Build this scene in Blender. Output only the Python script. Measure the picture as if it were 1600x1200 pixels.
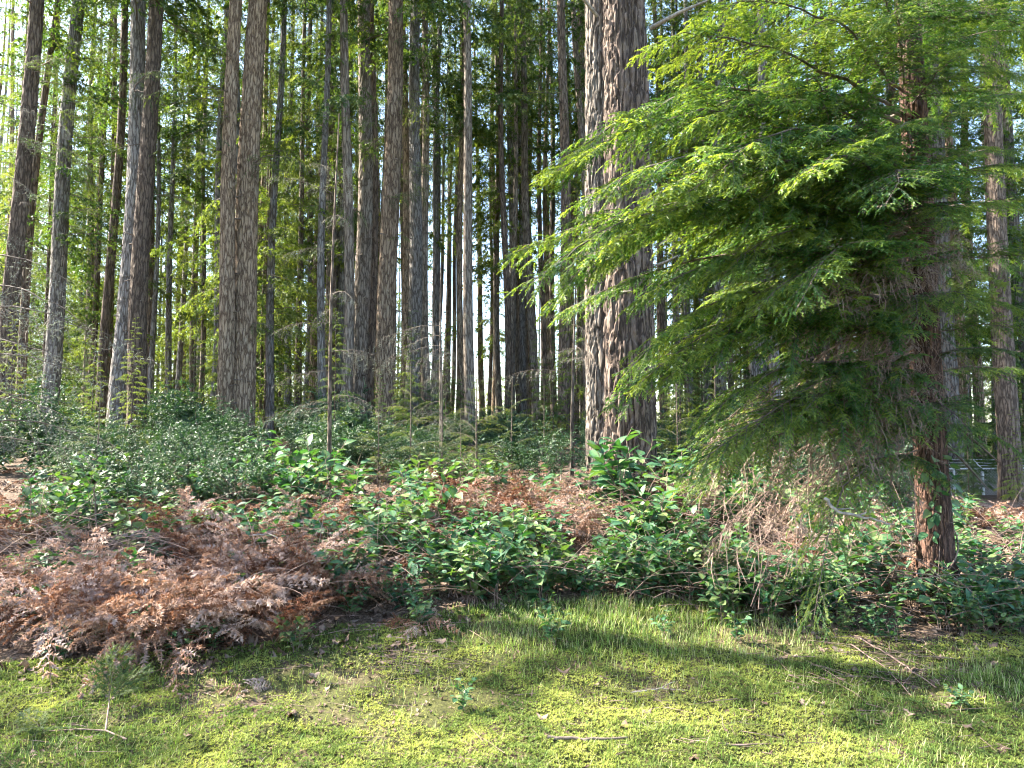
import bpy, math, random
import numpy as np
from mathutils import Vector, Matrix, Quaternion

# ------------------------------------------------------------------ clear
for o in list(bpy.data.objects):
    bpy.data.objects.remove(o, do_unlink=True)
SC = bpy.context.scene
COL = SC.collection
R = math.radians

# ------------------------------------------------------------------ camera
CAMZ = 1.6
PITCH = R(4.0)
FPX = 1155.0                                  # focal length in pixels of the 1600 px wide photograph
cam_d = bpy.data.cameras.new('camera')
cam = bpy.data.objects.new('camera', cam_d)
COL.objects.link(cam)
cam.location = (0, 0, CAMZ)
cam.rotation_euler = (math.pi / 2 + PITCH, 0, 0)
cam_d.sensor_width = 36.0
cam_d.lens = 36.0 * FPX / 1600.0
cam_d.clip_start = 0.05
cam_d.clip_end = 3000
SC.camera = cam

# ------------------------------------------------------------------ sky, sun, exposure
SUN_EL, SUN_AZ = R(41), R(-74)                # azimuth from +Y, negative to the left
sun_dir = Vector((math.sin(SUN_AZ) * math.cos(SUN_EL), math.cos(SUN_AZ) * math.cos(SUN_EL), math.sin(SUN_EL)))
W = bpy.data.worlds.new('World')
SC.world = W
W.use_nodes = True
wn = W.node_tree
bg = wn.nodes['Background']
sky = wn.nodes.new('ShaderNodeTexSky')
sky.sky_type = 'NISHITA'
sky.sun_disc = False
sky.sun_elevation = SUN_EL
sky.sun_rotation = SUN_AZ
sky.air_density = 1.0
sky.dust_density = 1.2
sky.ozone_density = 1.0
wn.links.new(sky.outputs[0], bg.inputs[0])
bg.inputs[1].default_value = 0.095
sl = bpy.data.lights.new('sun', 'SUN')
sl.energy = 4.8
sl.angle = R(0.5)
sl.color = (1.0, 0.93, 0.80)
so = bpy.data.objects.new('sun', sl)
COL.objects.link(so)
so.rotation_euler = sun_dir.to_track_quat('Z', 'Y').to_euler()
so.location = (0, 0, 60)
SC.view_settings.view_transform = 'Standard'
SC.view_settings.look = 'None'
SC.view_settings.exposure = 3.0
SC.view_settings.gamma = 1.0
SC.view_settings.use_curve_mapping = False
SC.render.engine = 'CYCLES'
SC.cycles.max_bounces = 4
SC.cycles.diffuse_bounces = 3
SC.cycles.caustics_reflective = False
SC.cycles.caustics_refractive = False
SC.cycles.adaptive_threshold = .02
SC.cycles.filter_width = 1.1
SC.cycles.adaptive_min_samples = 10
SC.cycles.debug_use_spatial_splits = True
SC.cycles.transmission_bounces = 4
SC.cycles.glossy_bounces = 2
SC.cycles.use_denoising = True

# ------------------------------------------------------------------ noise and terrain
def _hash(ix, iy, seed):
    h = (ix.astype(np.int64) * 374761393 + iy.astype(np.int64) * 668265263 + seed * 1442695041) & 0xffffffff
    h = ((h ^ (h >> 13)) * 1274126177) & 0xffffffff
    return ((h ^ (h >> 16)) & 0xffff) / 65535.0

def vnoise(x, y, seed=0):
    x = np.asarray(x, float); y = np.asarray(y, float)
    ix = np.floor(x); iy = np.floor(y)
    fx = x - ix; fy = y - iy
    fx = fx * fx * (3 - 2 * fx); fy = fy * fy * (3 - 2 * fy)
    a = _hash(ix, iy, seed); b = _hash(ix + 1, iy, seed)
    c = _hash(ix, iy + 1, seed); d = _hash(ix + 1, iy + 1, seed)
    return (a * (1 - fx) + b * fx) * (1 - fy) + (c * (1 - fx) + d * fx) * fy

def fbm(x, y, seed=0, octv=4):
    s = 0; a = .5; t = 0
    for i in range(octv):
        s = s + a * vnoise(np.asarray(x) * 2 ** i, np.asarray(y) * 2 ** i, seed + i * 7); t += a; a *= .5
    return s / t

def sstep(a, b, x):
    t = np.clip((np.asarray(x, float) - a) / (b - a), 0, 1)
    return t * t * (3 - 2 * t)

def ground(x, y):
    x = np.asarray(x, float); y = np.asarray(y, float)
    prof = np.interp(y, [-500, 3.5, 4.6, 6.5, 9, 12, 18, 30, 60, 400], [0, 0, .08, .36, .62, .88, 1.25, 1.65, 1.9, 2.2])
    drop = 1 - .98 * sstep(3.8, 8.5, x - .25 * (y - 6)) * sstep(4, 8, y)
    z = prof * drop
    z = z + .10 * (fbm(x * .7, y * .7, 3, 3) - .5) * sstep(3, 6, y) + .05 * (fbm(x * 2.2, y * 2.2, 5, 3) - .5)
    return z

CAMV = np.array([0, 0, CAMZ])
def ray(px, py):
    a = (px - 800.0) / FPX; b = (600.0 - py) / FPX
    d = np.array([a, math.cos(PITCH) - b * math.sin(PITCH), math.sin(PITCH) + b * math.cos(PITCH)])
    return d
def at_y(px, py, Y):
    d = ray(px, py)
    return CAMV + d * (Y / d[1])
def gp(px, py):
    d = ray(px, py)
    t = np.concatenate([np.arange(2.5, 16, .02), np.arange(16, 80, .2)])
    P = CAMV[None] + d[None] * t[:, None]
    below = P[:, 2] <= ground(P[:, 0], P[:, 1])
    i = int(np.argmax(below)) if below.any() else len(t) - 1
    p = P[i].copy(); p[2] = float(ground(p[0], p[1]))
    return p

_ep = [gp(px, py) for px, py in ((-150, 1035), (0, 1035), (180, 1030), (330, 1025), (450, 1005), (560, 980), (660, 965), (740, 955), (850, 945), (980, 935),
                                 (1080, 945), (1180, 962), (1270, 985), (1370, 1002), (1480, 1003), (1600, 998), (1780, 995))]
_ex = np.array([p[0] for p in _ep]); _ey = np.array([p[1] for p in _ep])
def edge_y(x):
    return np.interp(x, _ex, _ey)

# ------------------------------------------------------------------ mesh helpers
class MB:
    def __init__(s):
        s.v = []; s.t = []; s.c = []; s.m = []; s.n = 0
    def add(s, V, T, tint=.5, mat=0):
        V = np.asarray(V, np.float32).reshape(-1, 3); T = np.asarray(T, np.int64).reshape(-1, 3)
        s.v.append(V); s.t.append(T + s.n)
        s.c.append(np.broadcast_to(np.asarray(tint, np.float32), (len(V),)))
        s.m.append(np.broadcast_to(np.asarray(mat, np.int32), (len(T),)))
        s.n += len(V)
    def arrays(s):
        return (np.concatenate(s.v), np.concatenate(s.t), np.concatenate(s.c), np.concatenate(s.m))

def mesh_of(name, arr, mats, smooth=True):
    V, T, C, M = arr
    me = bpy.data.meshes.new(name)
    me.vertices.add(len(V)); me.vertices.foreach_set('co', V.astype(np.float32).ravel())
    me.loops.add(3 * len(T)); me.loops.foreach_set('vertex_index', T.astype(np.int32).ravel())
    me.polygons.add(len(T))
    me.polygons.foreach_set('loop_start', np.arange(0, 3 * len(T), 3, dtype=np.int32))
    me.polygons.foreach_set('loop_total', np.full(len(T), 3, np.int32))
    me.polygons.foreach_set('material_index', M.astype(np.int32))
    me.polygons.foreach_set('use_smooth', np.full(len(T), smooth))
    for m in mats:
        me.materials.append(m)
    at = me.attributes.new('tint', 'FLOAT', 'POINT')
    at.data.foreach_set('value', C.astype(np.float32))
    me.update(calc_edges=True)
    return me

def obj(name, me, parent=None, M=None, **props):
    o = bpy.data.objects.new(name, me)
    COL.objects.link(o)
    if parent is not None:
        o.parent = parent
    if M is not None:
        o.matrix_basis = M
    for k, v in props.items():
        o[k] = v
    return o

def thing(name, loc, label, cat, group=None, rz=0.0, me=None, scale=1.0):
    o = bpy.data.objects.new(name, me)
    COL.objects.link(o)
    o.location = loc; o.rotation_euler = (0, 0, rz); o.scale = (scale,) * 3
    o['label'] = label; o['category'] = cat
    if group:
        o['group'] = group
    return o

def unit(v):
    v = np.asarray(v, float)
    return v / (np.linalg.norm(v, axis=-1, keepdims=True) + 1e-9)

def tube(P, rad, k=5):
    P = np.asarray(P, float); n = len(P); rad = np.broadcast_to(np.asarray(rad, float), (n,))
    t = unit(np.gradient(P, axis=0))
    ref = np.array([0, 0, 1.0]) if abs(t[:, 2].mean()) < .8 else np.array([1.0, 0, 0])
    a = unit(np.cross(ref, t)); b = np.cross(t, a)
    th = np.linspace(0, 2 * math.pi, k, endpoint=False)
    V = P[:, None] + rad[:, None, None] * (np.cos(th)[None, :, None] * a[:, None] + np.sin(th)[None, :, None] * b[:, None])
    return V.reshape(-1, 3), grid_tris(n, k, True)

def grid_tris(n, k, wrap):
    i = np.arange(n - 1)[:, None]; kk = k if wrap else k - 1
    j = np.arange(kk)[None]
    a = i * k + j; b = i * k + (j + 1) % k; c = (i + 1) * k + (j + 1) % k; d = (i + 1) * k + j
    return np.concatenate([np.stack([a, b, c], -1).reshape(-1, 3), np.stack([a, c, d], -1).reshape(-1, 3)])

def needles(mb, rng, P0, D, N, L, nper, nlen, nwid, ang=60, tilt=.25, droop=.25, tint=None, mat=0, stem=.003):
    P0 = np.asarray(P0, float); D = unit(D); N = unit(N); L = np.asarray(L, float); m = len(P0)
    S = unit(np.cross(N, D)); N = np.cross(D, S)
    if tint is None:
        tint = rng.uniform(0, 1, m)
    u = (np.arange(nper) + .5) / nper
    u = np.clip(u[None] + rng.uniform(-.3, .3, (m, nper)) / nper, .02, 1)
    for sd in (-1, 1):
        B = P0[:, None] + D[:, None] * (L[:, None] * u)[..., None]
        B[..., 2] -= droop * L[:, None] * u ** 2
        a = np.radians(ang) * (1 - .45 * u) + rng.normal(0, .12, u.shape)
        ti = rng.normal(0, tilt, u.shape)
        nd = D[:, None] * np.cos(a)[..., None] + sd * S[:, None] * np.sin(a)[..., None] + N[:, None] * ti[..., None]
        nl = nlen * (1 - .45 * u ** 2) * rng.uniform(.75, 1.2, u.shape)
        tip = B + nd * nl[..., None]
        tip[..., 2] -= .15 * nl
        hw = nwid * .5
        wd = D[:, None] * hw * np.ones_like(u)[..., None] + N[:, None] * (rng.normal(0, .5, u.shape) * hw)[..., None]
        V = np.stack([B - wd, B + wd, tip], 2).reshape(-1, 3)
        T = np.arange(len(V)).reshape(-1, 3)
        mb.add(V, T, np.repeat(tint, nper * 3), mat)
    if stem:
        e = P0 + D * L[:, None]; e[:, 2] -= droop * L
        V = np.stack([P0 - S * stem, P0 + S * stem, e], 1).reshape(-1, 3)
        mb.add(V, np.arange(len(V)).reshape(-1, 3), np.repeat(tint * .5, 3), mat)

def inst(arr, Ms, rng=None, dt=.12):
    V, T, C, Mt = arr
    k = len(Ms); n = len(V)
    Ms = np.asarray(Ms, np.float32)
    VV = np.einsum('kij,nj->kni', Ms[:, :3, :3], V) + Ms[:, None, :3, 3]
    TT = (T[None] + (np.arange(k) * n)[:, None, None]).reshape(-1, 3)
    dC = rng.normal(0, dt, k)[:, None] if rng is not None else np.zeros((k, 1))
    return VV.reshape(-1, 3), TT, np.clip(C[None] + dC, 0, 1).ravel(), np.tile(Mt, k)

def merge(arrs):
    n = 0; v = []; t = []; c = []; m = []
    for V, T, C, M in arrs:
        v.append(V); t.append(T + n); c.append(C); m.append(M); n += len(V)
    return np.concatenate(v), np.concatenate(t), np.concatenate(c), np.concatenate(m)

def frame(x_axis, origin=(0, 0, 0), scale=1.0, roll=0.0):
    """4x4: local +X along x_axis, local Z kept as upright as possible"""
    x = unit(x_axis); y = np.cross([0, 0, 1.0], x)
    y = unit(y) if np.linalg.norm(y) > 1e-4 else np.array([0, 1.0, 0]); z = np.cross(x, y)
    y2 = y * math.cos(roll) + z * math.sin(roll); z2 = -y * math.sin(roll) + z * math.cos(roll)
    M = np.eye(4); M[:3, 0] = x * scale; M[:3, 1] = y2 * scale; M[:3, 2] = z2 * scale; M[:3, 3] = origin
    return M
def mat4(M):
    return Matrix([list(map(float, r)) for r in M])

# ------------------------------------------------------------------ materials
def new_mat(name):
    m = bpy.data.materials.new(name); m.use_nodes = True
    nt = m.node_tree
    return m, nt, nt.nodes['Principled BSDF'], nt.nodes['Material Output']

def ramp(nt, stops):
    r = nt.nodes.new('ShaderNodeValToRGB')
    e = r.color_ramp.elements
    while len(e) < len(stops):
        e.new(.5)
    for i, (p, c) in enumerate(stops):
        e[i].position = p; e[i].color = (*c, 1)
    return r

def leaf_mat(name, cols, rough=.5, transl=.35, spec=.4, tcol=None, nscale=0, vary=.25):
    m, nt, bs, out = new_mat(name)
    N = nt.nodes.new; Lk = nt.links.new
    at = N('ShaderNodeAttribute'); at.attribute_name = 'tint'
    oi = N('ShaderNodeObjectInfo')
    mx = N('ShaderNodeMath'); mx.operation = 'MULTIPLY_ADD'; mx.inputs[1].default_value = vary; mx.inputs[2].default_value = -vary / 2
    Lk(oi.outputs['Random'], mx.inputs[0])
    ad = N('ShaderNodeMath'); ad.operation = 'ADD'; ad.use_clamp = True
    Lk(at.outputs['Fac'], ad.inputs[0]); Lk(mx.outputs[0], ad.inputs[1])
    n = len(cols)
    rp = ramp(nt, [(i / (n - 1), c) for i, c in enumerate(cols)])
    Lk(ad.outputs[0], rp.inputs[0])
    col = rp.outputs[0]
    Lk(col, bs.inputs['Base Color'])
    bs.inputs['Roughness'].default_value = rough
    bs.inputs['Specular IOR Level'].default_value = spec
    tr = N('ShaderNodeBsdfTranslucent')
    mc = N('ShaderNodeMix'); mc.data_type = 'RGBA'; mc.blend_type = 'MULTIPLY'; mc.inputs[0].default_value = 1
    Lk(col, mc.inputs[6]); mc.inputs[7].default_value = (*(tcol or (1.6, 1.7, .7)), 1)
    Lk(mc.outputs[2], tr.inputs[0])
    ms = N('ShaderNodeMixShader'); ms.inputs[0].default_value = transl
    Lk(bs.outputs[0], ms.inputs[1]); Lk(tr.outputs[0], ms.inputs[2])
    Lk(ms.outputs[0], out.inputs[0])
    return m

def bark_mat(name, furrow, plate, light, sx=9.0, sz=1.6, bump=.6, dist=.03, lichen=None, lich_amt=.45):
    m, nt, bs, out = new_mat(name)
    N = nt.nodes.new; Lk = nt.links.new
    tc = N('ShaderNodeTexCoord'); oi = N('ShaderNodeObjectInfo')
    mp = N('ShaderNodeMapping'); mp.inputs['Scale'].default_value = (sx, sx, sz)
    Lk(tc.outputs['Object'], mp.inputs[0])
    nz = N('ShaderNodeTexNoise'); nz.inputs['Scale'].default_value = 2.2; nz.inputs['Detail'].default_value = 3
    Lk(mp.outputs[0], nz.inputs['Vector'])
    va = N('ShaderNodeVectorMath'); va.operation = 'MULTIPLY_ADD'; va.inputs[1].default_value = (.55, .55, .9)
    Lk(nz.outputs['Color'], va.inputs[0]); Lk(mp.outputs[0], va.inputs[2])
    vo = N('ShaderNodeTexVoronoi'); vo.feature = 'DISTANCE_TO_EDGE'; vo.inputs['Scale'].default_value = 1.6
    Lk(va.outputs[0], vo.inputs['Vector'])
    fine = N('ShaderNodeTexNoise'); fine.inputs['Scale'].default_value = 7; fine.inputs['Detail'].default_value = 6; fine.inputs['Roughness'].default_value = .7
    Lk(mp.outputs[0], fine.inputs['Vector'])
    big = N('ShaderNodeTexNoise'); big.inputs['Scale'].default_value = 1.3; big.inputs['Detail'].default_value = 4
    Lk(tc.outputs['Object'], big.inputs['Vector'])
    edge = ramp(nt, [(0.0, (0, 0, 0)), (0.22, (1, 1, 1))]); Lk(vo.outputs['Distance'], edge.inputs[0])
    m1 = N('ShaderNodeMix'); m1.data_type = 'RGBA'; m1.inputs[6].default_value = (*plate, 1); m1.inputs[7].default_value = (*light, 1)
    fr = ramp(nt, [(.38, (0, 0, 0)), (.66, (1, 1, 1))]); Lk(fine.outputs['Fac'], fr.inputs[0]); Lk(fr.outputs[0], m1.inputs[0])
    last = m1.outputs[2]
    if lichen:
        m3 = N('ShaderNodeMix'); m3.data_type = 'RGBA'; m3.inputs[7].default_value = (*lichen, 1)
        br = ramp(nt, [(.48, (0, 0, 0)), (.72, (lich_amt,) * 3)]); Lk(big.outputs['Fac'], br.inputs[0]); Lk(br.outputs[0], m3.inputs[0])
        Lk(last, m3.inputs[6]); last = m3.outputs[2]
    m2 = N('ShaderNodeMix'); m2.data_type = 'RGBA'; m2.inputs[6].default_value = (*furrow, 1)
    Lk(last, m2.inputs[7]); Lk(edge.outputs[0], m2.inputs[0])
    hv = N('ShaderNodeHueSaturation')
    mm = N('ShaderNodeMath'); mm.operation = 'MULTIPLY_ADD'; mm.inputs[1].default_value = .5; mm.inputs[2].default_value = .75
    Lk(oi.outputs['Random'], mm.inputs[0]); Lk(mm.outputs[0], hv.inputs['Value']); Lk(m2.outputs[2], hv.inputs['Color'])
    Lk(hv.outputs[0], bs.inputs['Base Color'])
    bs.inputs['Roughness'].default_value = .9; bs.inputs['Specular IOR Level'].default_value = .2
    hm = N('ShaderNodeMath'); hm.operation = 'MULTIPLY_ADD'; hm.inputs[1].default_value = .35
    Lk(fine.outputs['Fac'], hm.inputs[0]); Lk(edge.outputs[0], hm.inputs[2])
    bp = N('ShaderNodeBump'); bp.inputs['Strength'].default_value = bump; bp.inputs['Distance'].default_value = dist
    Lk(hm.outputs[0], bp.inputs['Height']); Lk(bp.outputs[0], bs.inputs['Normal'])
    return m

def simple_mat(name, c1, c2, scale=20, rough=.85, metal=0, bump=.2):
    m, nt, bs, out = new_mat(name)
    N = nt.nodes.new; Lk = nt.links.new
    tc = N('ShaderNodeTexCoord'); nz = N('ShaderNodeTexNoise'); nz.inputs['Scale'].default_value = scale; nz.inputs['Detail'].default_value = 5
    Lk(tc.outputs['Object'], nz.inputs['Vector'])
    rp = ramp(nt, [(.35, c1), (.65, c2)]); Lk(nz.outputs['Fac'], rp.inputs[0]); Lk(rp.outputs[0], bs.inputs['Base Color'])
    bs.inputs['Roughness'].default_value = rough; bs.inputs['Metallic'].default_value = metal
    bp = N('ShaderNodeBump'); bp.inputs['Strength'].default_value = bump; bp.inputs['Distance'].default_value = .01
    Lk(nz.outputs['Fac'], bp.inputs['Height']); Lk(bp.outputs[0], bs.inputs['Normal'])
    return m

BARK = {
    'grey': bark_mat('bark_grey', (.060, .046, .036), (.165, .130, .102), (.265, .220, .180), lichen=(.26, .25, .21)),
    'blue': bark_mat('bark_blue_grey', (.066, .056, .050), (.175, .158, .146), (.28, .26, .245), lichen=(.30, .305, .295)),
    'warm': bark_mat('bark_warm', (.070, .045, .030), (.225, .160, .108), (.34, .26, .185), lichen=(.29, .25, .195)),
    'dark': bark_mat('bark_dark', (.05, .036, .028), (.13, .095, .072), (.21, .16, .125)),
    'fir': bark_mat('bark_old_fir', (.032, .025, .020), (.120, .095, .076), (.215, .182, .154), sx=7, sz=.8, bump=.5, dist=.03, lichen=(.25, .24, .215), lich_amt=.45),
    'firred': bark_mat('bark_old_fir_red', (.030, .021, .017), (.105, .074, .057), (.185, .140, .112), sx=7, sz=.8, bump=.5, dist=.03, lichen=(.20, .175, .145), lich_amt=.4),
    'red': bark_mat('bark_hemlock', (.032, .019, .015), (.095, .052, .038), (.16, .095, .070), sx=16, sz=2.6, bump=.6, dist=.015),
}
M_TWIG = simple_mat('twig_wood', (.07, .05, .037), (.15, .115, .09), 30)
M_DEADW = simple_mat('dead_wood', (.17, .14, .115), (.34, .30, .26), 25)
M_CANE = simple_mat('cane_wood', (.12, .075, .06), (.26, .18, .145), 25)
M_HEM = leaf_mat('hemlock_needles', [(.022, .066, .034), (.055, .128, .040), (.17, .235, .055)], .5, .46, .4, (2.0, 1.8, .5))
M_FIR = leaf_mat('fir_needles', [(.022, .050, .022), (.042, .085, .028), (.085, .120, .032)], .6, .42, .3, (1.9, 1.75, .55))
M_YOUNG = leaf_mat('young_conifer_needles', [(.045, .085, .024), (.085, .130, .034), (.14, .175, .045)], .6, .5, .3, (1.9, 1.75, .6))
M_DEADN = leaf_mat('dead_needles', [(.12, .075, .045), (.20, .14, .09), (.30, .235, .165)], .8, .3, .1, (1.2, 1.1, .9))
M_LICH = leaf_mat('lichen', [(.17, .185, .15), (.27, .295, .24), (.40, .43, .36)], .9, .3, .1, (1.1, 1.1, .9))
M_SALAL = leaf_mat('salal_leaf', [(.020, .064, .034), (.034, .098, .048), (.066, .140, .058), (.13, .175, .062)], .5, .20, .3, (1.4, 1.9, .5), vary=.8)
M_HUCK = leaf_mat('huckleberry_leaf', [(.022, .052, .026), (.036, .080, .038), (.075, .122, .055)], .5, .15, .45, (1.4, 1.8, .5))
M_FERN = leaf_mat('dead_bracken', [(.13, .062, .038), (.225, .135, .090), (.315, .225, .175), (.42, .34, .30)], .8, .25, .15, (1.3, 1.0, .8), vary=.8)
M_MOSS = leaf_mat('moss', [(.058, .100, .030), (.155, .205, .050), (.34, .36, .10)], .8, .3, .1, (1.3, 1.3, .6))
M_GRASS = leaf_mat('grass_blades', [(.10, .20, .036), (.17, .28, .060), (.28, .33, .12), (.44, .40, .25)], .6, .35, .3, (1.3, 1.4, .6))
M_LITTER = leaf_mat('fallen_leaf', [(.07, .045, .032), (.14, .095, .07), (.25, .19, .15)], .75, .1, .2, (1.1, 1, .9), vary=.6)
M_FENCE = simple_mat('galvanised_steel', (.55, .55, .55), (.70, .70, .70), 40, .5, 0, .05)

# ------------------------------------------------------------------ ground sheet
def axis_coords(lo, a, b, hi, fine, grow=1.18):
    mid = list(np.arange(a, b, fine))
    left = []; p = a; s = fine
    while p > lo:
        s *= grow; p -= s; left.append(p)
    right = []; p = mid[-1]; s = fine
    while p < hi:
        s *= grow; p += s; right.append(p)
    return np.array(left[::-1] + mid + right)
gx = axis_coords(-400, -6.5, 7, 400, .045); gy = axis_coords(-300, 2.8, 8.6, 500, .045)
GX, GY = np.meshgrid(gx, gy)
GZ = ground(GX, GY)
near = sstep(2, 3, GY) * (1 - sstep(12, 20, GY))
GZ += near * (.055 * (fbm(GX * 6, GY * 6, 11, 3) - .5) + .018 * (fbm(GX * 17, GY * 17, 12, 2) - .5))
V = np.stack([GX, GY, GZ], -1).reshape(-1, 3)
T = grid_tris(len(gy), len(gx), False)
lawn = 1 - sstep(-.12, .12, GY - edge_y(GX) + .35 * (fbm(GX * 2.5, GY * 2.5, 21, 3) - .5))
m, nt, bs, out = new_mat('forest_floor')
N = nt.nodes.new; Lk = nt.links.new
tc = N('ShaderNodeTexCoord'); at = N('ShaderNodeAttribute'); at.attribute_name = 'tint'
n1 = N('ShaderNodeTexNoise'); n1.inputs['Scale'].default_value = 38; n1.inputs['Detail'].default_value = 8; n1.inputs['Roughness'].default_value = .75
n2 = N('ShaderNodeTexNoise'); n2.inputs['Scale'].default_value = 2.2; n2.inputs['Detail'].default_value = 6
Lk(tc.outputs['Object'], n1.inputs['Vector']); Lk(tc.outputs['Object'], n2.inputs['Vector'])
soil = ramp(nt, [(.34, (.030, .020, .014)), (.5, (.095, .064, .044)), (.64, (.24, .17, .125))]); Lk(n1.outputs['Fac'], soil.inputs[0])
mos = ramp(nt, [(.3, (.028, .026, .014)), (.5, (.065, .068, .022)), (.72, (.13, .13, .035))]); Lk(n1.outputs['Fac'], mos.inputs[0])
gap = ramp(nt, [(.33, (0, 0, 0)), (.46, (1, 1, 1))]); Lk(n2.outputs['Fac'], gap.inputs[0])
mu = N('ShaderNodeMath'); mu.operation = 'MULTIPLY'; Lk(at.outputs['Fac'], mu.inputs[0]); Lk(gap.outputs[0], mu.inputs[1])
mx = N('ShaderNodeMix'); mx.data_type = 'RGBA'; Lk(mu.outputs[0], mx.inputs[0]); Lk(soil.outputs[0], mx.inputs[6]); Lk(mos.outputs[0], mx.inputs[7])
Lk(mx.outputs[2], bs.inputs['Base Color']); bs.inputs['Roughness'].default_value = .95; bs.inputs['Specular IOR Level'].default_value = .15
bp = N('ShaderNodeBump'); bp.inputs['Strength'].default_value = .8; bp.inputs['Distance'].default_value = .02
Lk(n1.outputs['Fac'], bp.inputs['Height']); Lk(bp.outputs[0], bs.inputs['Normal'])
gme = mesh_of('ground', (V, T, lawn.ravel(), np.zeros(len(T), int)), [m])
obj('ground', gme, kind='structure')

# ------------------------------------------------------------------ foliage branch library
def branch_gen(seed, L=2.0, nside=12, side_frac=.36, twig_sp=.07, twig_len=.12, nper=7, nlen=.02, nwid=.006, droop=.35, up=.25,
               wood_r=.016, start=.12, sdroop=.45, tilt=.25, tdroop=.3, bare=False, fill=1.0, ang=60, wmat=1, dead=False, lod=False, power=2.0, grad=0.0):
    rng = np.random.default_rng(seed)
    mb = MB()
    n = 12; s = np.linspace(0, 1, n)
    wob = np.cumsum(rng.normal(0, .012 * L, n)); wob -= wob[0]
    A = np.stack([L * s, wob, L * (up * s - droop * s ** power) + rng.normal(0, .006 * L, n)], 1); A[0] = 0
    V, T = tube(A[::3] if lod else A, (wood_r * (1 - .88 * s))[::3] if lod else wood_r * (1 - .88 * s), 3 if lod else 5); mb.add(V, T, .5, wmat)
    P0 = []; D = []; NN = []; LL = []; TT = []
    def along(u, C):
        f = u * (len(C) - 1); i = min(int(f), len(C) - 2); g = f - i
        return C[i] * (1 - g) + C[i + 1] * g, unit(C[i + 1] - C[i])
    def push(p, d, nrm, l, t):
        P0.append(p); D.append(d); NN.append(nrm); LL.append(l); TT.append(t)
    base_t = rng.uniform(.25, .7)
    for i in range(nside * 2):
        si = start + (1 - start) * (i + .5 + rng.uniform(-.4, .4)) / (2 * nside)
        side = 1 if i % 2 else -1
        b, t = along(min(si, .99), A)
        a = R(66 - 26 * si) + rng.normal(0, .12)
        lat = np.array([0, side, 0.0]); d = unit(t * math.cos(a) + lat * math.sin(a) + np.array([0, 0, rng.normal(-.02, .10)]))
        l = L * side_frac * ((1 - si) ** .55) * min(1, .45 + si * 2.2) * rng.uniform(.65, 1.2) + .05 * L ** .5
        if rng.random() > fill:
            l *= rng.uniform(.25, .5)
        m_ = 6; u = np.linspace(0, 1, m_)
        C = b + d * (l * u)[:, None]; C[:, 2] -= sdroop * l * u ** 2; C[:, 0] += .15 * l * u ** 2
        if not lod:
            V, T = tube(C, wood_r * .38 * (1 - .85 * u) * (1 - .5 * si), 3); mb.add(V, T, .5, wmat)
        st = np.clip(base_t + rng.normal(0, .18) + grad * (si - .6), 0, 1)
        k = max(2, int(l / twig_sp))
        for j in range(k):
            uu = (j + .6) / k
            if bare and rng.random() < .35:
                continue
            p, tt = along(min(uu, .99), C)
            sd = 1 if (j + i) % 2 else -1
            nrm = unit(np.array([rng.normal(0, .25), rng.normal(0, .25), 1.0]))
            a2 = R(52) + rng.normal(0, .18)
            dd = tt * math.cos(a2) + sd * np.cross(nrm, tt) * math.sin(a2) + np.array([0, 0, rng.normal(-.08, .14)])
            push(p, dd, nrm, twig_len * (1.05 - .5 * uu) * rng.uniform(.55, 1.25), np.clip(st + .25 * uu + rng.normal(0, .12), 0, 1))
        push(C[-2], C[-1] - C[-2], unit(np.array([rng.normal(0, .2), rng.normal(0, .2), 1])), twig_len * .9, np.clip(st + .3, 0, 1))
        if not bare:
            for j in range(2):
                push(C[1 + 2 * j], C[3 + 2 * j] - C[1 + 2 * j], np.array([0, 0, 1.0]), np.linalg.norm(C[3 + 2 * j] - C[1 + 2 * j]), st)
    push(A[-2], A[-1] - A[-2], np.array([0, 0, 1.0]), twig_len * 1.2, .9)
    if bare:
        P0 = np.array(P0); D = unit(np.array(D)); LL = np.array(LL) * 1.6
        S = unit(np.cross(D, np.array(NN))); e = P0 + D * LL[:, None]; e[:, 2] -= .3 * LL
        w = .0028
        mid = (P0 + e) / 2 + rng.normal(0, .012, P0.shape)
        V = np.stack([P0 - S * w, P0 + S * w, mid + S * w * .7, mid - S * w * .7, e], 1).reshape(-1, 3)
        q = np.arange(len(P0))[:, None, None] * 5
        mb.add(V, (np.array([[0, 1, 2], [0, 2, 3], [3, 2, 4]])[None] + q).reshape(-1, 3), .5, wmat)
        if dead:
            needles(mb, rng, P0, e - P0, np.array(NN), LL, 3, nlen, nwid, ang, .6, tdroop, np.array(TT), 0, 0)
    else:
        needles(mb, rng, np.array(P0), np.array(D), np.array(NN), np.array(LL), nper, nlen, nwid, ang, tilt, tdroop, np.array(TT), 0)
    return mb.arrays()

HEM = [branch_gen(100 + i, 2.6, 28, .29, .023, .10, 9, .018, .0098, droop=.27 + .05 * (i % 3), up=.16, wood_r=.017, sdroop=.26, fill=.72, power=3.2, tdroop=.25, tilt=.16, grad=.45) for i in range(7)]
HEMD = [branch_gen(150 + i, 2.6, 28, .27, .023, .10, 9, .018, .0098, droop=.60 + .08 * i, up=.26, wood_r=.017, sdroop=.5, fill=.75, power=2.4, tdroop=.3, tilt=.16, grad=.45) for i in range(3)]
FIRB = [branch_gen(200 + i, 2.0, 11, .34, .060, .15, 6, .026, .0075, droop=.30 + .08 * (i % 3), up=.22, wood_r=.014, sdroop=.5, fill=.7) for i in range(6)]
FARB = [branch_gen(300 + i, 2.2, 8, .38, .15, .30, 3, .10, .048, droop=.36, up=.2, wood_r=.016, sdroop=.5, fill=.75, tilt=.4, lod=True) for i in range(5)]
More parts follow.
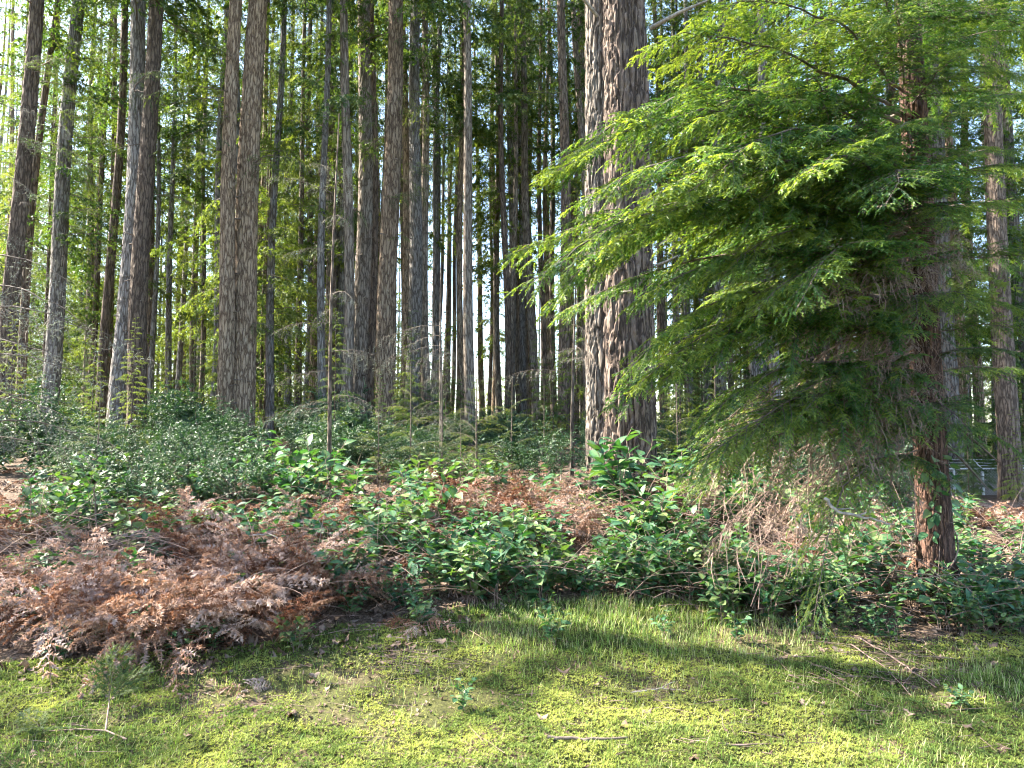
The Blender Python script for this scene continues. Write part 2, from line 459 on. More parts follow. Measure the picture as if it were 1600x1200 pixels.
BARE = [branch_gen(400 + i, 1.6, 5, .34, .15, .16, 0, .02, .006, droop=.28 + .1 * (i % 3), up=.12, wood_r=.012, sdroop=.35, bare=True, fill=.5) for i in range(6)]
LICB = [branch_gen(500 + i, 1.9, 10, .36, .085, .13, 4, .042, .0045, droop=.32, up=.2, wood_r=.011, sdroop=.55, bare=True, dead=True, tdroop=.5, fill=.7, ang=75) for i in range(5)]
DEADB = [branch_gen(600 + i, 1.6, 15, .32, .035, .11, 5, .020, .004, droop=.30, up=.12, wood_r=.007, sdroop=.6, bare=True, dead=True, fill=.7) for i in range(4)]

HEMD_ME = [mesh_of('hanging_hemlock_branch', a, [M_HEM, M_TWIG]) for a in HEMD]
HEM_ME = [mesh_of('hemlock_branch', a, [M_HEM, M_TWIG]) for a in HEM]
FIR_ME = [mesh_of('fir_branch', a, [M_FIR, M_TWIG]) for a in FIRB]
FIRY_ME = [mesh_of('young_fir_branch', a, [M_YOUNG, M_TWIG]) for a in FIRB]
BARE_ME = [mesh_of('bare_branch', a, [M_TWIG, M_TWIG]) for a in BARE]
LICH_ME = [mesh_of('lichen_branch', a, [M_LICH, M_TWIG]) for a in LICB]
DEAD_ME = [mesh_of('dead_branch', a, [M_DEADN, M_CANE]) for a in DEADB]

def crown_arr(seed, lib, z0, z1, n, r0, r1, shape=.8, el=(-.15, .1)):
    rng = np.random.default_rng(seed)
    by = [[] for _ in lib]
    az = rng.uniform(0, 6.28)
    for i in range(n):
        f = (i + rng.uniform(0, 1)) / n
        z = z0 + (z1 - z0) * f
        az += 2.4 + rng.normal(0, .5)
        r = (r0 + (r1 - r0) * f ** shape) * rng.uniform(.6, 1.15)
        e = rng.uniform(*el) + .35 * f
        d = [math.cos(az) * math.cos(e), math.sin(az) * math.cos(e), math.sin(e)]
        by[rng.integers(len(lib))].append(frame(d, (0, 0, z), r / 2.1, rng.normal(0, .25)))
    return merge([inst(lib[k], b, rng) for k, b in enumerate(by) if b])

HIGH = [mesh_of('high_crown', crown_arr(700 + i, FARB, 11.0 + i % 3, 32, 62, 3.1, .6), [M_FIR, M_TWIG]) for i in range(4)]
LOWC = [mesh_of('low_crown', crown_arr(720 + i, FARB, 4.5 + 1.2 * (i % 3), 26, 80, 2.7, .5), [M_FIR if i % 2 else M_YOUNG, M_TWIG]) for i in range(4)]
YNG = [mesh_of('young_crown', crown_arr(740 + i, FARB, .5, 10.5, 64, 2.1, .3), [M_YOUNG if i % 3 else M_FIR, M_TWIG]) for i in range(4)]
SAP = [mesh_of('sapling_crown', crown_arr(760 + i, FIRB, .15, 1.9, 26, .85, .12, 1.0, (.05, .4)), [M_FIR if i % 2 else M_YOUNG, M_TWIG]) for i in range(3)]

# ------------------------------------------------------------------ trunks
def voro(P, seed):
    I = np.floor(P).astype(np.int64); F = P - I
    f1 = np.full(len(P), 9.0); f2 = np.full(len(P), 9.0)
    for dx in (-1, 0, 1):
        for dy in (-1, 0, 1):
            for dz in (-1, 0, 1):
                c = I + np.array([dx, dy, dz])
                k = c[:, 0] * 73856093 ^ c[:, 1] * 19349663 ^ c[:, 2] * 83492791
                o = np.stack([_hash(k, k * 0 + q, seed) for q in (1, 2, 3)], 1)
                d = np.linalg.norm(np.array([dx, dy, dz]) + o - F, axis=1)
                f2 = np.where(d < f1, f1, np.minimum(f2, d)); f1 = np.minimum(f1, d)
    return f1, f2

def trunk_arr(seed, r, H, lean, k=16, zs=None, cell=None, depth=0.0, flare=.35, wob=.06, flute=0.0):
    rng = np.random.default_rng(seed)
    if zs is None:
        zs = np.concatenate([np.linspace(-.4, 1.2, 7), np.linspace(1.6, 12, 22), np.linspace(13, H, 8)])
    zs = np.asarray(zs)
    f = np.clip(zs / H, 0, 1)
    rad = r * ((1 - f) ** .75 * .94 + .06) * (1 + flare * np.exp(-np.clip(zs + .2, 0, 99) / .45))
    ph = rng.uniform(0, 6.28, 4)
    cx = lean[0] * zs + wob * (np.sin(zs * .45 + ph[0]) - math.sin(ph[0])) * np.clip(zs / 3, 0, 1)
    cy = lean[1] * zs + wob * (np.sin(zs * .38 + ph[1]) - math.sin(ph[1])) * np.clip(zs / 3, 0, 1)
    th = np.linspace(0, 2 * math.pi, k, endpoint=False)
    TH, Z = np.meshgrid(th, zs)
    RR = rad[:, None] * (1 + .04 * np.sin(2 * TH + ph[2]) + .03 * np.sin(3 * TH + ph[3] + Z * .3))
    if flute:
        RR = RR * (1 + flute * np.sin(5 * TH + ph[2] + .2 * Z) * np.exp(-np.clip(Z, 0, 99) / 2.0) + .4 * flute * np.sin(4 * TH + ph[1] - .15 * Z))
    if cell:
        P = np.stack([r * np.cos(TH) / cell, r * np.sin(TH) / cell, Z / (cell * 5.5)], -1).reshape(-1, 3)
        wv = np.stack([fbm(P[:, 2] * 2.3 + P[:, 0], P[:, 1] * 1.1, 31, 3), fbm(P[:, 2] * 2.3 + 7, P[:, 0] * 1.1 + P[:, 1], 33, 3), fbm(P[:, 0] * 1.3, P[:, 1] * 1.3 + P[:, 2], 35, 3)], 1) - .5
        f1, f2 = voro(P + wv * np.array([1.1, 1.1, 1.3]), seed)
        ridge = np.clip((f2 - f1) / .42, 0, 1) ** .6
        RR = RR + depth * (ridge.reshape(TH.shape) - .75) + depth * .5 * (fbm(P[:, 0] * 2.5, P[:, 1] * 2.5 + P[:, 2] * 3, 37, 3).reshape(TH.shape) - .5)
    V = np.stack([cx[:, None] + RR * np.cos(TH), cy[:, None] + RR * np.sin(TH), Z], -1).reshape(-1, 3)
    T = grid_tris(len(zs), k, True)
    return V, T, np.full(len(V), .5), np.zeros(len(T), int)

def place(pxb, pxt, width, dia):
    """tree foot and lean from the photograph: x at eye level, x at the top edge, width, real diameter"""
    D = dia * FPX / width
    a = at_y(pxb, 681, D); b = at_y(pxt, 0, D)
    lx = (b[0] - a[0]) / (b[2] - a[2])
    bx = a[0] - lx * (CAMZ - float(ground(a[0], D)))
    return bx, D, float(ground(bx, D)), lx

rngT = np.random.default_rng(5)
def add_branches(root, r, lean, meshes, name, n, z0, z1, l0, l1, base_len, rng, el=(-.3, .15), azr=None):
    for i in range(n):
        z = rng.uniform(z0, z1); az = rng.uniform(0, 6.28) if azr is None else rng.uniform(*azr)
        e = rng.uniform(*el)
        d = np.array([math.cos(az) * math.cos(e), math.sin(az) * math.cos(e), math.sin(e)])
        o = np.array([lean[0] * z, lean[1] * z, z]) + d * r * .6
        obj(name, meshes[rng.integers(len(meshes))], root, mat4(frame(d, o, rng.uniform(l0, l1) / base_len, rng.normal(0, .3))))

# label, x at eye level, x at top edge, width in px, diameter in m, bark, height, crown(high/low/none), bare branches, green boughs
TREES = [
    ('dark brown leaning conifer trunk at the left edge of the wood', 0, 56, 27, .40, 'dark', 29, 'H', 6, 6),
    ('thin dark conifer right beside the leaning brown trunk at the left edge', 26, 90, 14, .24, 'dark', 24, 'L', 6, 5),
    ('bluish grey conifer trunk partly behind pale lichen boughs', 73, 128, 26, .45, 'blue', 30, 'H', 8, 5),
    ('slim brown conifer between the lichen boughs and the paired trunks', 137, 176, 10, .25, 'dark', 26, 'H', 8, 4),
    ('bluish grey trunk on the left of a touching pair', 182, 214, 31, .50, 'blue', 31, 'H', 7, 3),
    ('dark reddish brown trunk on the right of a touching pair', 213, 243, 29, .46, 'dark', 31, 'H', 8, 4),
    ('narrow grey pole trunk just right of the touching pair', 233, 249, 9, .22, 'blue', 25, 'H', 6, 3),
    ('slim straight grey trunk midway between the two trunk pairs', 262, 280, 10, .25, 'blue', 26, 'H', 8, 4),
    ('slim brown trunk left of the grey one by the great warm pair', 313, 324, 9, .24, 'grey', 26, 'L', 7, 3),
    ('grey trunk tucked behind the left of the warm brown pair', 333, 352, 14, .33, 'blue', 29, 'H', 7, 4),
    ('warm brown trunk, the narrower of the two standing close together', 350, 374, 27, .435, 'warm', 32, 'H', 8, 4),
    ('broad warm brown trunk with fine cracked bark and flared foot', 376, 407, 38, .62, 'warm', 34, 'H', 8, 2),
    ('pale grey slender trunk with lichen boughs right of the broad warm trunk', 478, 484, 12, .28, 'blue', 27, 'L', 8, 5),
    ('grey trunk behind the knobbly thin sapling stem', 512, 516, 19, .42, 'grey', 29, 'L', 8, 6),
    ('grey brown trunk, first of the three stout ones in the middle', 559, 568, 27, .50, 'grey', 31, 'H', 8, 7),
    ('stout brown trunk with furrowed bark, second of the three in the middle', 602, 617, 31, .54, 'warm', 32, 'H', 7, 6),
    ('pale furrowed trunk, third of the three stout ones in the middle', 642, 650, 24, .48, 'blue', 31, 'H', 8, 4),
    ('brown trunk touching the right side of the pale furrowed one', 667, 663, 15, .31, 'grey', 29, 'H', 7, 3),
    ('dusky grey trunk behind pale lichen boughs in the middle', 687, 679, 14, .36, 'blue', 29, 'L', 7, 4),
    ('very straight pale slender trunk standing alone in the bright gap', 722, 725, 11, .24, 'warm', 28, 'H', 4, 1),
    ('thin dark trunk with green boughs right of the bright gap', 764, 767, 7, .22, 'dark', 24, 'L', 6, 6),
    ('straight grey trunk, first of the grey poles beyond the saplings', 780, 777, 11, .28, 'grey', 29, 'L', 6, 4),
    ('dark grey trunk, second of the grey poles beyond the saplings', 799, 793, 13, .32, 'blue', 29, 'L', 6, 4),
    ('narrow brown trunk close against the dark grey pole', 811, 803, 9, .24, 'grey', 27, 'H', 6, 3),
    ('grey trunk that leans left towards its top, left of the great fir', 838, 815, 14, .33, 'grey', 30, 'H', 8, 2),
    ('thin brown trunk between the leaning grey one and the next', 858, 850, 7, .22, 'warm', 27, 'H', 5, 2),
    ('dark trunk with bare side twigs nearest the left side of the great fir', 881, 876, 19, .38, 'dark', 30, 'H', 12, 3),
    ('slim brown trunk almost hidden beside the foot of the great fir', 901, 900, 8, .24, 'grey', 28, 'H', 4, 2),
    ('pale grey pole trunk just right of the great fir', 1036, 1032, 10, .27, 'blue', 28, 'H', 5, 3),
    ('grey trunk right of the great fir, between it and the hemlock boughs', 1062, 1052, 12, .30, 'blue', 28, 'H', 5, 3),
    ('grey trunk seen high up between the great fir and the hemlock', 1106, 1089, 14, .34, 'blue', 29, 'H', 7, 3),
    ('grey trunk glimpsed through the middle of the hemlock boughs', 1192, 1178, 17, .40, 'blue', 29, 'L', 6, 4),
    ('grey trunk half hidden behind the red hemlock stem', 1492, 1455, 25, .44, 'blue', 29, 'L', 7, 5),
    ('pale trunk in sunlight behind the wire fence', 1532, 1502, 16, .36, 'warm', 28, 'H', 6, 3),
    ('thick dark trunk standing right behind the wire fence', 1576, 1540, 34, .55, 'dark', 30, 'H', 6, 4),
    ('grey trunk at the right edge beyond the hanging hemlock spray', 1610, 1560, 20, .42, 'blue', 29, 'L', 6, 5),
]
STUB_ME = []
for k_ in range(4):
    _p = np.array([(0, 0, 0), (.08, .01 * k_, -.01), (.17 + .05 * k_, .0, .015 - .02 * k_)]); _v, _t = tube(_p, [.019, .014, .007], 5)
    STUB_ME.append(mesh_of('branch_stub', (_v, _t, np.full(len(_v), .5), np.zeros(len(_t), int)), [M_TWIG]))
BOUGHS = {10: [(225, 140), (240, 235), (290, 190)], 11: [(470, 110), (480, 250), (455, 520)], 14: [(500, 80), (620, 230), (520, 300)], 15: [(700, 60), (540, 180), (660, 300)], 0: [(130, 230), (110, 90), (-60, 250)],
          2: [(190, 60), (30, 330), (150, 330)], 21: [(700, 170), (720, 340), (850, 330), (730, 90)], 12: [(420, 180), (560, 330), (550, 100)], 4: [(120, 60), (270, 120)], 26: [(940, 160), (820, 120)], 16: [(590, 90), (700, 260)]}
for i, (lab, xb, xt, w, dia, bk, H, cr, nb, ng) in enumerate(TREES):
    bx, D, bz, lx = place(xb, xt, w, dia)
    rng = np.random.default_rng(1000 + i)
    ly = rng.normal(0, .006)
    root = thing('conifer_tree', (bx, D, bz), lab, 'tree', 'tall conifers of the wood')
    if w > 20:
        zs = np.concatenate([np.arange(-.4, min(H * .6, D * .62 + 1), .055), np.linspace(min(H * .6, D * .62 + 1) + .5, H, 10)])
        arr = trunk_arr(i + 1, dia / 2, H, (lx, ly), 44, zs, .075, .020, .30)
    else:
        arr = trunk_arr(i + 1, dia / 2, H, (lx, ly), 16, flare=.22)
    obj('trunk', mesh_of('trunk', arr, [BARK[bk]]), root)
    Mc = Matrix.Translation((lx * 14, ly * 14, 0)) @ Matrix.Rotation(rng.uniform(0, 6.28), 4, 'Z') @ Matrix.Diagonal((1, 1, H / 31 if cr == 'H' else H / 26, 1))
    obj('crown', (HIGH if cr == 'H' else LOWC)[i % 4], root, Mc)
    add_branches(root, dia / 2, (lx, ly), BARE_ME, 'bare_branch', nb, 1.8, 9, .5, 1.7, 1.6, rng)
    if w > 18:
        add_branches(root, dia / 2 * 1.45, (lx, ly), STUB_ME, 'branch_stub', 9, 1.0, 8, .7, 1.3, 1.0, rng, azr=(3.3, 6.1))
    for (tx, ty) in BOUGHS.get(i, ()):
        T_ = at_y(tx, ty, D - rng.uniform(.2, 1.6)) - np.array([bx, D, bz]); z_ = T_[2] + rng.uniform(.1, .5); A_ = np.array([lx * z_, ly * z_, z_]); d_ = T_ - A_; L_ = np.linalg.norm(d_)
        for q_ in range(2):
            obj('green_bough', FIR_ME[rng.integers(6)], root, mat4(frame(d_ + np.array([0, rng.normal(0, .2), (.1 - .25 * q_) * L_]), A_, L_ / 2.0 * (1 - .25 * q_), rng.normal(0, .3))))
    top = min(11.0, CAMZ + .62 * D)
    add_branches(root, dia / 2, (lx, ly), FIR_ME if i % 3 else FIRY_ME, 'green_bough', ng, top * .5, top * 1.05, 1.0, 2.2, 2.0, rng)

# slender trunks deeper in the wood
def where(px):
    for lim, w_ in ((60, 'near the left edge'), (170, 'behind the lichen-hung spruce'), (250, 'behind the touching pair of trunks'), (340, 'left of the warm brown pair'), (420, 'behind the warm brown pair'), (540, 'right of the warm brown pair'),
                    (680, 'behind the three stout middle trunks'), (760, 'in the bright gap'), (840, 'among the grey poles'), (910, 'just left of the great fir'), (1030, 'behind the great fir'),
                    (1110, 'just right of the great fir'), (1250, 'behind the left hemlock boughs'), (1400, 'behind the middle hemlock boughs'), (1500, 'behind the hemlock stem')):
        if px < lim:
            return w_
    return 'near the right edge'
rng = np.random.default_rng(77)
far_trunks = [trunk_arr(900 + i, .13 + .02 * (i % 3), 27, (rng.normal(0, .008), 0), 10, np.concatenate([np.linspace(-.4, 2, 4), np.linspace(3, 27, 14)])) for i in range(5)]
FT = [[mesh_of('far_trunk', a, [BARK[b]]) for a in far_trunks] for b in ('grey', 'blue', 'warm', 'dark')]
taken = [(x[1], x[3]) for x in TREES]
for i in range(215):
    D = 19 + 29 * (i / 215) ** .7
    px = rng.uniform(-120, 1720) if i % 3 else (rng.uniform(420, 930) if i % 2 else rng.uniform(1030, 1500))
    x = (px - 800) / FPX * D
    bk_ = int(rng.integers(4)); far_ = 'distant slender' if D > 33 else 'slender'
    root = thing('slender_conifer', (x, D, float(ground(x, D))), far_ + ' ' + ('grey', 'bluish grey', 'warm brown', 'dark brown')[bk_] + ' conifer trunk deep in the wood ' + where(px), 'tree', 'slender trunks deep in the wood',
                 rng.uniform(0, 6.28), scale=rng.uniform(.8, 1.15))
    root.rotation_euler[0] = rng.normal(0, .012); root.rotation_euler[1] = rng.normal(0, .014)
    obj('trunk', FT[bk_][rng.integers(5)], root)
    obj('crown', (HIGH if rng.random() < .45 or 560 < px < 930 else LOWC)[rng.integers(4)], root, Matrix.Translation((0, 0, 4 if 520 < px < 930 else 0)) @ Matrix.Diagonal((.42, .42, .9, 1) if 520 < px < 930 else (.8, .8, .88, 1)))
# young conifers with foliage to the ground
def young(px, D, s, label, group, i):
    x = (px - 800) / FPX * D
    root = thing('young_conifer', (x, D, float(ground(x, D))), label, 'tree', group, rng.uniform(0, 6.28), scale=s)
    obj('trunk', FT[3][i % 5], root, Matrix.Diagonal((.42, .42, .42, 1)))
    obj('crown', YNG[i % 4], root)
for i in range(64):
    D = 18 + 26 * rng.random(); px = rng.uniform(-120, 1720)
    if 660 < px < 860:
        continue
    young(px, D, rng.uniform(.85, 1.2) if i % 2 else rng.uniform(.45, .85), ('tall' if i % 2 else 'young') + ' feathery ' + ('dark green' if i % 4 in (0, 3) else 'light green') + ' conifer between the far trunks ' + where(px), 'young conifers between the far trunks', i)
for i in range(34):
    D = 13.5 + 11 * rng.random(); px = rng.uniform(-100, 1700)
    young(px, D, rng.uniform(.14, .34), 'low bushy conifer at the foot of the trunks ' + where(px), 'low conifers at the foot of the trunks', i)
# unseen conifers added outside the left edge to throw dappled shade across the clearing
for i, (x, y, c_) in enumerate(((-12, 5.5, 2), (-17, 4.0, 3), (-10.5, 8.5, 1), (-19, 7, 1))):
    root = thing('slender_conifer', (x, y, float(ground(x, y))), 'unseen slender conifer added outside the left edge to shade the clearing', 'tree', 'unseen conifers added outside the left edge for shade', i * 1.7)
    obj('trunk', FT[3][i % 5], root)
    obj('crown', LOWC[c_], root, Matrix.Diagonal((.8, .8, .9, 1)))

# the wood beyond, one mass
def gn_scatter(name, meshes, P, rotz, scl, **props):
    me = bpy.data.meshes.new(name); me.from_pydata([tuple(p) for p in P], [], [])
    for nm, dat in (('rz', rotz), ('sc', scl)):
        a = me.attributes.new(nm, 'FLOAT', 'POINT'); a.data.foreach_set('value', np.asarray(dat, np.float32))
    coll = bpy.data.collections.new(name + '_parts')
    for mm in meshes:
        coll.objects.link(bpy.data.objects.new(name + '_piece', mm))
    o = obj(name, me, **props)
    g = bpy.data.node_groups.new(name, 'GeometryNodeTree')
    g.interface.new_socket('Geometry', in_out='INPUT', socket_type='NodeSocketGeometry'); g.interface.new_socket('Geometry', in_out='OUTPUT', socket_type='NodeSocketGeometry')
    n = g.nodes.new; l = g.links.new
    gi = n('NodeGroupInput'); go = n('NodeGroupOutput'); ip = n('GeometryNodeInstanceOnPoints'); ci = n('GeometryNodeCollectionInfo')
    ci.inputs['Collection'].default_value = coll; ci.inputs['Separate Children'].default_value = True; ci.inputs['Reset Children'].default_value = True
    ip.inputs['Pick Instance'].default_value = True
    a1 = n('GeometryNodeInputNamedAttribute'); a1.data_type = 'FLOAT'; a1.inputs['Name'].default_value = 'rz'
    a2 = n('GeometryNodeInputNamedAttribute'); a2.data_type = 'FLOAT'; a2.inputs['Name'].default_value = 'sc'
    cx = n('ShaderNodeCombineXYZ'); l(a1.outputs['Attribute'], cx.inputs['Z'])
    l(gi.outputs[0], ip.inputs['Points']); l(ci.outputs[0], ip.inputs['Instance']); l(cx.outputs[0], ip.inputs['Rotation']); l(a2.outputs['Attribute'], ip.inputs['Scale'])
    l(ip.outputs[0], go.inputs[0])
    md = o.modifiers.new('scatter', 'NODES'); md.node_group = g
    return o
ft = far_trunks[0]
far_tree = []
for i in range(3):
    c = crown_arr(800 + i, FARB, 4 + i, 25, 46, 3.0, .5)
    t = (ft[0], ft[1], ft[2], np.full(len(ft[1]), 2))
    far_tree.append(mesh_of('far_tree', merge([c, t]), [M_YOUNG if i == 1 else M_FIR, M_TWIG, BARK['blue']]))
nfar = 430
Df = 42 + 55 * rng.random(nfar) ** .8; pxf = rng.uniform(-350, 1950, nfar); pxf = np.where((pxf > 640) & (pxf < 880) & (rng.random(nfar) < .85), pxf - 700, pxf); xf = (pxf - 800) / FPX * Df
gn_scatter('far_woods', far_tree + [YNG[1], YNG[2], YNG[0]], np.stack([xf, Df, ground(xf, Df)], 1), rng.uniform(0, 6.28, nfar), rng.uniform(.8, 1.25, nfar), kind='stuff',
           label='far conifer wood beyond the trunks', category='woods')

# ------------------------------------------------------------------ the great double fir
fx, fD = at_y(968, 681, 11.0)[0], 11.0
fz = float(ground(fx, fD))
root = thing('great_fir', (fx, fD, fz), 'great old fir with twin trunks and deeply furrowed bark', 'tree')
zs = np.concatenate([np.arange(-.5, 8.6, .027), np.linspace(9, 36, 14)])
m1, nt, bs, out = None, None, None, None
arr = trunk_arr(41, .39, 36, (-.004, .003), 160, zs, .085, .055, .22, .02, .05)
V, T, C, M_ = arr; V = V + np.array([.13, -.10, 0]); obj('trunk', mesh_of('great_trunk', (V, T, C, M_), [BARK['firred']]), root, label='reddish brown front trunk with flaking bark')
arr = trunk_arr(43, .285, 34, (-.008, .006), 120, zs, .075, .045, .15, .02, .03)
V, T, C, M_ = arr; V = V + np.array([-.19, .10, 0]); obj('trunk', mesh_of('great_trunk_rear', (V, T, C, M_), [BARK['fir']]), root, label='grey rear trunk with long vertical furrows')
obj('crown', HIGH[1], root, Matrix.Diagonal((1.3, 1.3, 1.1, 1)))
rng = np.random.default_rng(88)
def stub(root, P, rad, name='branch_stub', m=M_DEADW):
    V, T = tube(np.array(P), np.array(rad), 6)
    return obj(name, mesh_of(name, (V, T, np.full(len(V), .5), np.zeros(len(T), int)), [m]), root)
for (x0, z0, x1, z1, r) in ((.1, 3.6, -.42, 3.72, .020), (-.1, 2.95, .12, 2.9, .02), (.55, 3.35, .80, 3.42, .022), (.55, 3.62, .72, 3.75, .02), (-.3, 7.2, -.8, 7.5, .03), (.5, 7.0, 1.3, 7.25, .035), (.55, 1.55, .75, 1.5, .015)):
    y0 = -.36
    stub(root, [(x0, y0 + .2, z0), ((x0 + x1) / 2, y0 - .08, (z0 + z1) / 2 - .03), (x1, y0 - .12, z1)], [r, r * .8, r * .35])

# ------------------------------------------------------------------ the hemlock in front
hD = 6.1
hb = at_y(1466, 905, hD); hz = float(ground(hb[0], hD)); ht = at_y(1404, 0, hD)
hl = (ht[0] - hb[0]) / (ht[2] - hz)
root = thing('hemlock_tree', (hb[0], hD, hz), 'hemlock with red-brown stem and sweeping bright green drooping sprays', 'tree')
HROOT = root
zs = np.concatenate([np.arange(-.3, 6.4, .02), np.linspace(6.6, 14, 10)])
obj('trunk', mesh_of('hemlock_trunk', trunk_arr(51, .125, 14, (hl, 0), 90, zs, .028, .012, .35, .03, .05), [BARK['red']]), root)
def hax(z):
    return np.array([hl * z, 0, z])
def to_tip(z, px, py, Y, meshes, name, base_len, droopz=.14, **kw):
    T_ = at_y(px, py, Y) - np.array([hb[0], hD, hz])
    A_ = hax(z); d = T_ - A_; L_ = np.linalg.norm(d)
    d = d + np.array([0, 0, droopz * L_])
    k = rngH.integers(len(meshes))
    return obj(name, meshes[k], root, mat4(frame(d, A_, L_ / base_len * 1.0, rngH.normal(0, .2))), **kw)
rngH = np.random.default_rng(9)
TIPS = [  # attach height, tip pixel, tip depth
    (3.9, 845, 425, 5.0), (4.4, 868, 245, 5.2), (4.9, 1000, 120, 5.0), (4.2, 915, 335, 4.8), (3.6, 1040, 330, 4.5), (3.4, 1010, 350, 5.6), (4.7, 1080, 260, 4.6),
    (4.1, 1130, 200, 4.7), (3.1, 960, 585, 5.3), (3.0, 1050, 480, 4.7), (2.9, 1180, 470, 4.6), (2.4, 1055, 610, 4.9), (2.2, 1065, 700, 5.1),
    (2.0, 1075, 765, 5.4), (2.3, 1180, 715, 4.9), (2.2, 1250, 775, 4.8), (2.2, 1070, 640, 5.2), (2.1, 1110, 720, 5.1), (2.3, 1215, 680, 5.1), (2.5, 1300, 640, 5.0), (2.5, 1475, 690, 5.0),
    (3.2, 1395, 505, 5.0), (3.2, 1620, 490, 5.4), (3.4, 1700, 450, 5.9), (2.6, 1600, 690, 5.8), (2.8, 1700, 620, 6.0), (3.7, 1480, 350, 4.9), (3.8, 1700, 300, 6.0), (4.4, 1720, 190, 6.1), (5.2, 1700, 90, 6.4), (4.0, 1640, 250, 5.6), (3.1, 1660, 530, 5.7), (4.9, 1650, 130, 5.7), (3.5, 1760, 380, 6.4),
    (4.3, 1330, 300, 4.4), (4.5, 1450, 210, 4.6), (4.6, 1600, 160, 4.9), (5.0, 1530, 90, 4.9), (5.2, 1240, 60, 4.7), (5.3, 1100, 40, 5.1), (5.4, 1400, 40, 4.6),
    (5.6, 1620, 40, 5.2), (5.7, 1300, -30, 4.8), (5.8, 1150, -60, 5.2), (3.3, 1130, 420, 5.0), (3.9, 1200, 330, 5.0),
    (4.0, 1060, 200, 5.5), (3.7, 960, 430, 5.8), (6.0, 1480, -40, 5.0),
]
TIPS += [(z + .3, px + rngH.normal(-12, 45), py + rngH.normal(0, 38), Y + rngH.normal(.1, .3)) for (z, px, py, Y) in TIPS if rngH.random() < .08 and py < 600 and (px < 1230 or py < 380)]
TIPS += [(4, 842, 405, 5.3), (4, 850, 440, 5.2), (5, 870, 230, 5.4), (3, 955, 560, 5.2), (3, 1000, 590, 5.0), (3, 1500, 480, 4.9), (4, 1560, 240, 5.3), (4, 1600, 330, 5.5), (3, 1620, 560, 5.6), (5, 1590, 110, 5.6)]
for (z, px, py, Y) in TIPS:
    tp = at_y(px, py, Y); ln_ = math.hypot(tp[0] - hb[0], tp[1] - hD)
    to_tip(min(z, tp[2] - hz + ln_ * rngH.uniform(.06, .22)), px, py, Y, HEMD_ME if (py > 735 and px > 1100) or (py > 650 and px > 1590) else HEM_ME, 'branch', 2.55)
for i in range(34):       # the rest of the tree, all round
    z = 2.4 + 9.5 * (i / 34); az = rngH.uniform(0, 6.28)
    if z < 6 and i % 3:
        continue
    if z < 6 and math.sin(az) < -.2:
        az = -az
    e = rngH.uniform(-.1, .25); d = np.array([math.cos(az) * math.cos(e), math.sin(az) * math.cos(e), math.sin(e)])
    obj('branch', HEM_ME[i % 7], root, mat4(frame(d, hax(z), max(.25, (1 - z / 14) * 1.0) * rngH.uniform(.7, 1.1), rngH.normal(0, .2))))
for (z, px, py, Y) in ((2.4, 1250, 520, 5.3), (2.6, 1310, 470, 5.2), (2.5, 1380, 560, 5.3), (2.2, 1350, 640, 5.2), (3.0, 1380, 410, 5.0), (2.8, 1280, 440, 5.0), (2.9, 1500, 400, 5.2), (2.0, 1400, 640, 5.2), (1.9, 1500, 620, 5.7), (1.8, 1350, 720, 5.4), (2.9, 1330, 420, 5.3), (2.1, 1150, 700, 5.5), (1.4, 1110, 830, 5.4), (1.2, 1190, 830, 5.3), (1.5, 1150, 770, 5.6), (2.0, 1300, 700, 5.2),
                       (2.3, 1090, 680, 5.4), (2.7, 1530, 420, 5.4), (2.2, 1560, 600, 5.7), (1.7, 1290, 780, 5.4), (3.0, 1210, 480, 5.8), (3.1, 1560, 400, 5.8), (1.7, 1100, 740, 5.6),
                       (2.0, 1240, 640, 5.6), (3.3, 1420, 440, 5.2), (2.9, 1500, 480, 5.5)):
    to_tip(z, px, py, Y, DEAD_ME, 'dead_branch', 1.6)
for (z, px, py, Y) in ((1.55, 1560, 722, 6.0), (1.35, 1545, 765, 6.0), (2.1, 1270, 670, 5.7), (2.6, 1180, 560, 5.9), (3.6, 1230, 480, 6.3)):
    T_ = at_y(px, py, Y) - np.array([hb[0], hD, hz]); A_ = hax(z)
    stub(root, [A_, A_ * .5 + T_ * .5 + np.array([0, 0, .04]), T_], [.016, .012, .006], 'bare_branch', M_TWIG)

# ------------------------------------------------------------------ lichen-hung thin trees
def lichen_tree(label, px, D, dia, H, tips, nextra, seed, bark='grey'):
    rng = np.random.default_rng(seed)
    x = (px - 800) / FPX * D; z0 = float(ground(x, D))
    rt = thing('lichen_tree', (x, D, z0), label, 'tree')
    zs = np.concatenate([np.arange(-.3, H, .12)])
    obj('trunk', mesh_of('lichen_trunk', trunk_arr(seed, dia / 2, H + .5, (0, 0), 12, zs, flare=.1), [BARK[bark]]), rt)
    for (tx, ty, Y, dz) in tips:
        T_ = at_y(tx, ty, Y) - np.array([x, D, z0]); A_ = np.array([0, 0, T_[2] + dz]); d = T_ - A_; L_ = np.linalg.norm(d)
        obj('lichen_branch', LICH_ME[rng.integers(5)], rt, mat4(frame(d + np.array([0, 0, .12 * L_]), A_, L_ / 1.9, rng.normal(0, .25))))
    add_branches(rt, dia / 2, (0, 0), LICH_ME, 'lichen_branch', nextra, .8, H * .9, .5, 1.3, 1.9, rng)
    return rt
